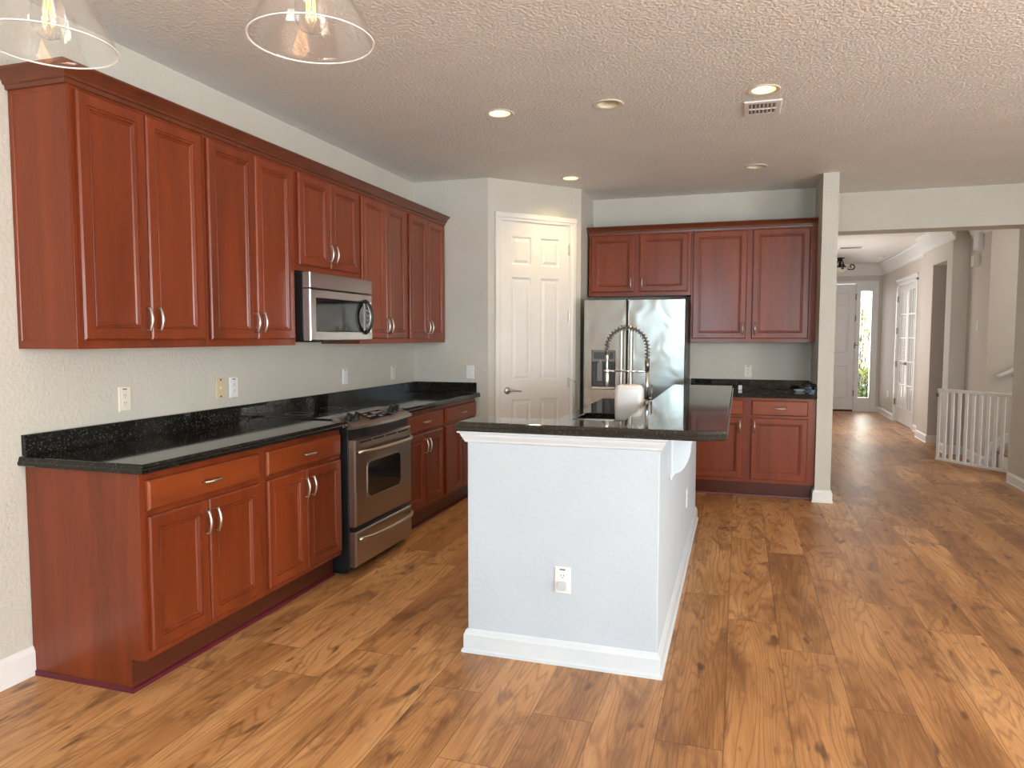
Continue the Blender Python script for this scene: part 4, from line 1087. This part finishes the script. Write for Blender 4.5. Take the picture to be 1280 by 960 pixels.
mb.box(0, 0.06, F0, F0 + 0.010, 0, FH); mb.box(0, 0.06, F1 - 0.010, F1, 0, FH); mb.box(0, 0.06, F0, F1, FH - 0.012, FH)
mb.build('door_casing', M['trim'], fdr, bevel=0.003)

# ------------------------------------------------------------------ baby gate and stairs
GA = Vector((4.912, 9.062, 0)); GBp = Vector((5.418, 8.366, 0)); GL = (GBp - GA).length
gt = thing('safety_gate', 'white slatted safety gate swung out from the stair opening', 'gate', (GA.x, GA.y, 0), math.atan2(GBp.y - GA.y, GBp.x - GA.x))
mb = MB(); mb.box(0, GL, -0.018, 0.018, 0.028, 0.056); mb.build('bottom_rail', M['trim'], gt, bevel=0.004)
mb = MB(); mb.box(0, GL, -0.018, 0.018, 0.795, 0.828); mb.build('top_rail', M['trim'], gt, bevel=0.004)
nb = 11
for k in range(nb):
    x = 0.017 + (GL - 0.034) * k / (nb - 1); w = 0.017
    mb = MB(); mb.box(x - w, x + w, -0.009, 0.009, 0.056, 0.795); mb.build('slat', M['trim'], gt, bevel=0.003)
mb = MB(); mb.box(-0.016, 0.012, -0.022, 0.022, 0.735, 0.775); mb.build('latch', M['bronze'], gt, bevel=0.004)
mb = MB(); mb.tube([(GL, 0, 0.02), (GL, 0, 0.83)], 0.012, 8); mb.build('hinge_post', M['trim'], gt)
for z in (0.09, 0.76):
    mb = MB(); mb.tube([(GL, 0, z), (GL + 0.02, 0, z)], 0.008, 8); mb.build('hinge', M['bronze'], gt)
st = thing('staircase', 'stairs with wood treads and white risers behind the safety gate', 'stairs', (5.475, 8.0, 0))
for k in range(8):
    z = 0.175 * k; x = 0.26 * k
    mb = MB(); mb.box(x, x + 0.02, 0.0, 0.93, z, z + 0.15); mb.build('riser', M['trim'], st)
    mb = MB(); mb.box(x - 0.025, x + 0.28, 0.0, 0.93, z + 0.15, z + 0.175); mb.build('tread', M['tread'], st, bevel=0.006)
mb = MB(); mb.prism([(-0.10, 0.0), (-0.07, 0.0), (-0.07, 0.165), (2.10, 1.60), (2.10, 1.70), (2.02, 1.70), (-0.10, 0.24)], 'y', 0.932, 0.949); mb.build('stringer', M['trim'], st)
hr = thing('handrail', 'white sloping handrail on the stair wall above the gate', 'handrail', (5.44, 8.88, 0.985))
mb = MB(); mb.tube([(-0.03, 0.0, -0.01), (0.0, 0, 0.0), (0.08, 0, 0.04), (1.9, 0, 1.26)], 0.024, 10); mb.build('rail', M['trim'], hr, smooth=True)
for x in (0.14, 1.0, 1.75):
    z = 0.04 + (x - 0.08) * 0.67; mb = MB(); mb.tube([(x, 0, z - 0.01), (x, 0.01, z - 0.07), (x, 0.069, z - 0.08)], 0.007, 6); mb.build('bracket', M['bronze'], hr, smooth=True)

# ------------------------------------------------------------------ outdoors beyond the sidelight
mb = MB(); mb.box(2.0, 10.0, YF + 0.13, 22.0, -0.12, -0.02); struct(mb, 'floor_outside', M['pavement'])
def shrub(label, x, y, h, r, mat, n=420):
    t = thing('shrub', label, 'shrub', (x, y, -0.02))
    mb = MB()
    for k in range(5):
        a = 2 * PI * k / 5; mb.tube([(0.03 * math.cos(a), 0.03 * math.sin(a), 0), (r * 0.5 * math.cos(a), r * 0.5 * math.sin(a), h * 0.6), (r * 0.7 * math.cos(a), r * 0.7 * math.sin(a), h * 0.9)], 0.015, 6)
    mb.build('stem', M['bark'], t)
    mb = MB()
    for k in range(n):
        a = random.uniform(0, 2 * PI); zz = random.uniform(0.08, 1.0); rr = r * math.sqrt(random.random()) * (0.6 + 0.6 * math.sin(PI * zz ** 0.8))
        c = Vector((rr * math.cos(a), rr * math.sin(a), h * zz))
        d = Vector((random.gauss(0, 1), random.gauss(0, 1), random.gauss(0, .7))).normalized(); s = d.cross(Vector((0, 0, 1))).normalized(); L = random.uniform(.05, .10)
        mb.quad([c - d * L, c + s * L * .4, c + d * L, c - s * L * .4])
    mb.build('foliage', mat, t)
shrub('low yellow-green shrub outside the sidelight', 5.30, 16.6, 0.75, 0.30, M['leaf_y'])
shrub('small green shrub outside the foot of the sidelight', 5.22, 15.75, 0.42, 0.18, M['leaf'])
shrub('tall loose green shrub outside the sidelight', 5.42, 18.2, 2.3, 0.38, M['leaf'], 500)
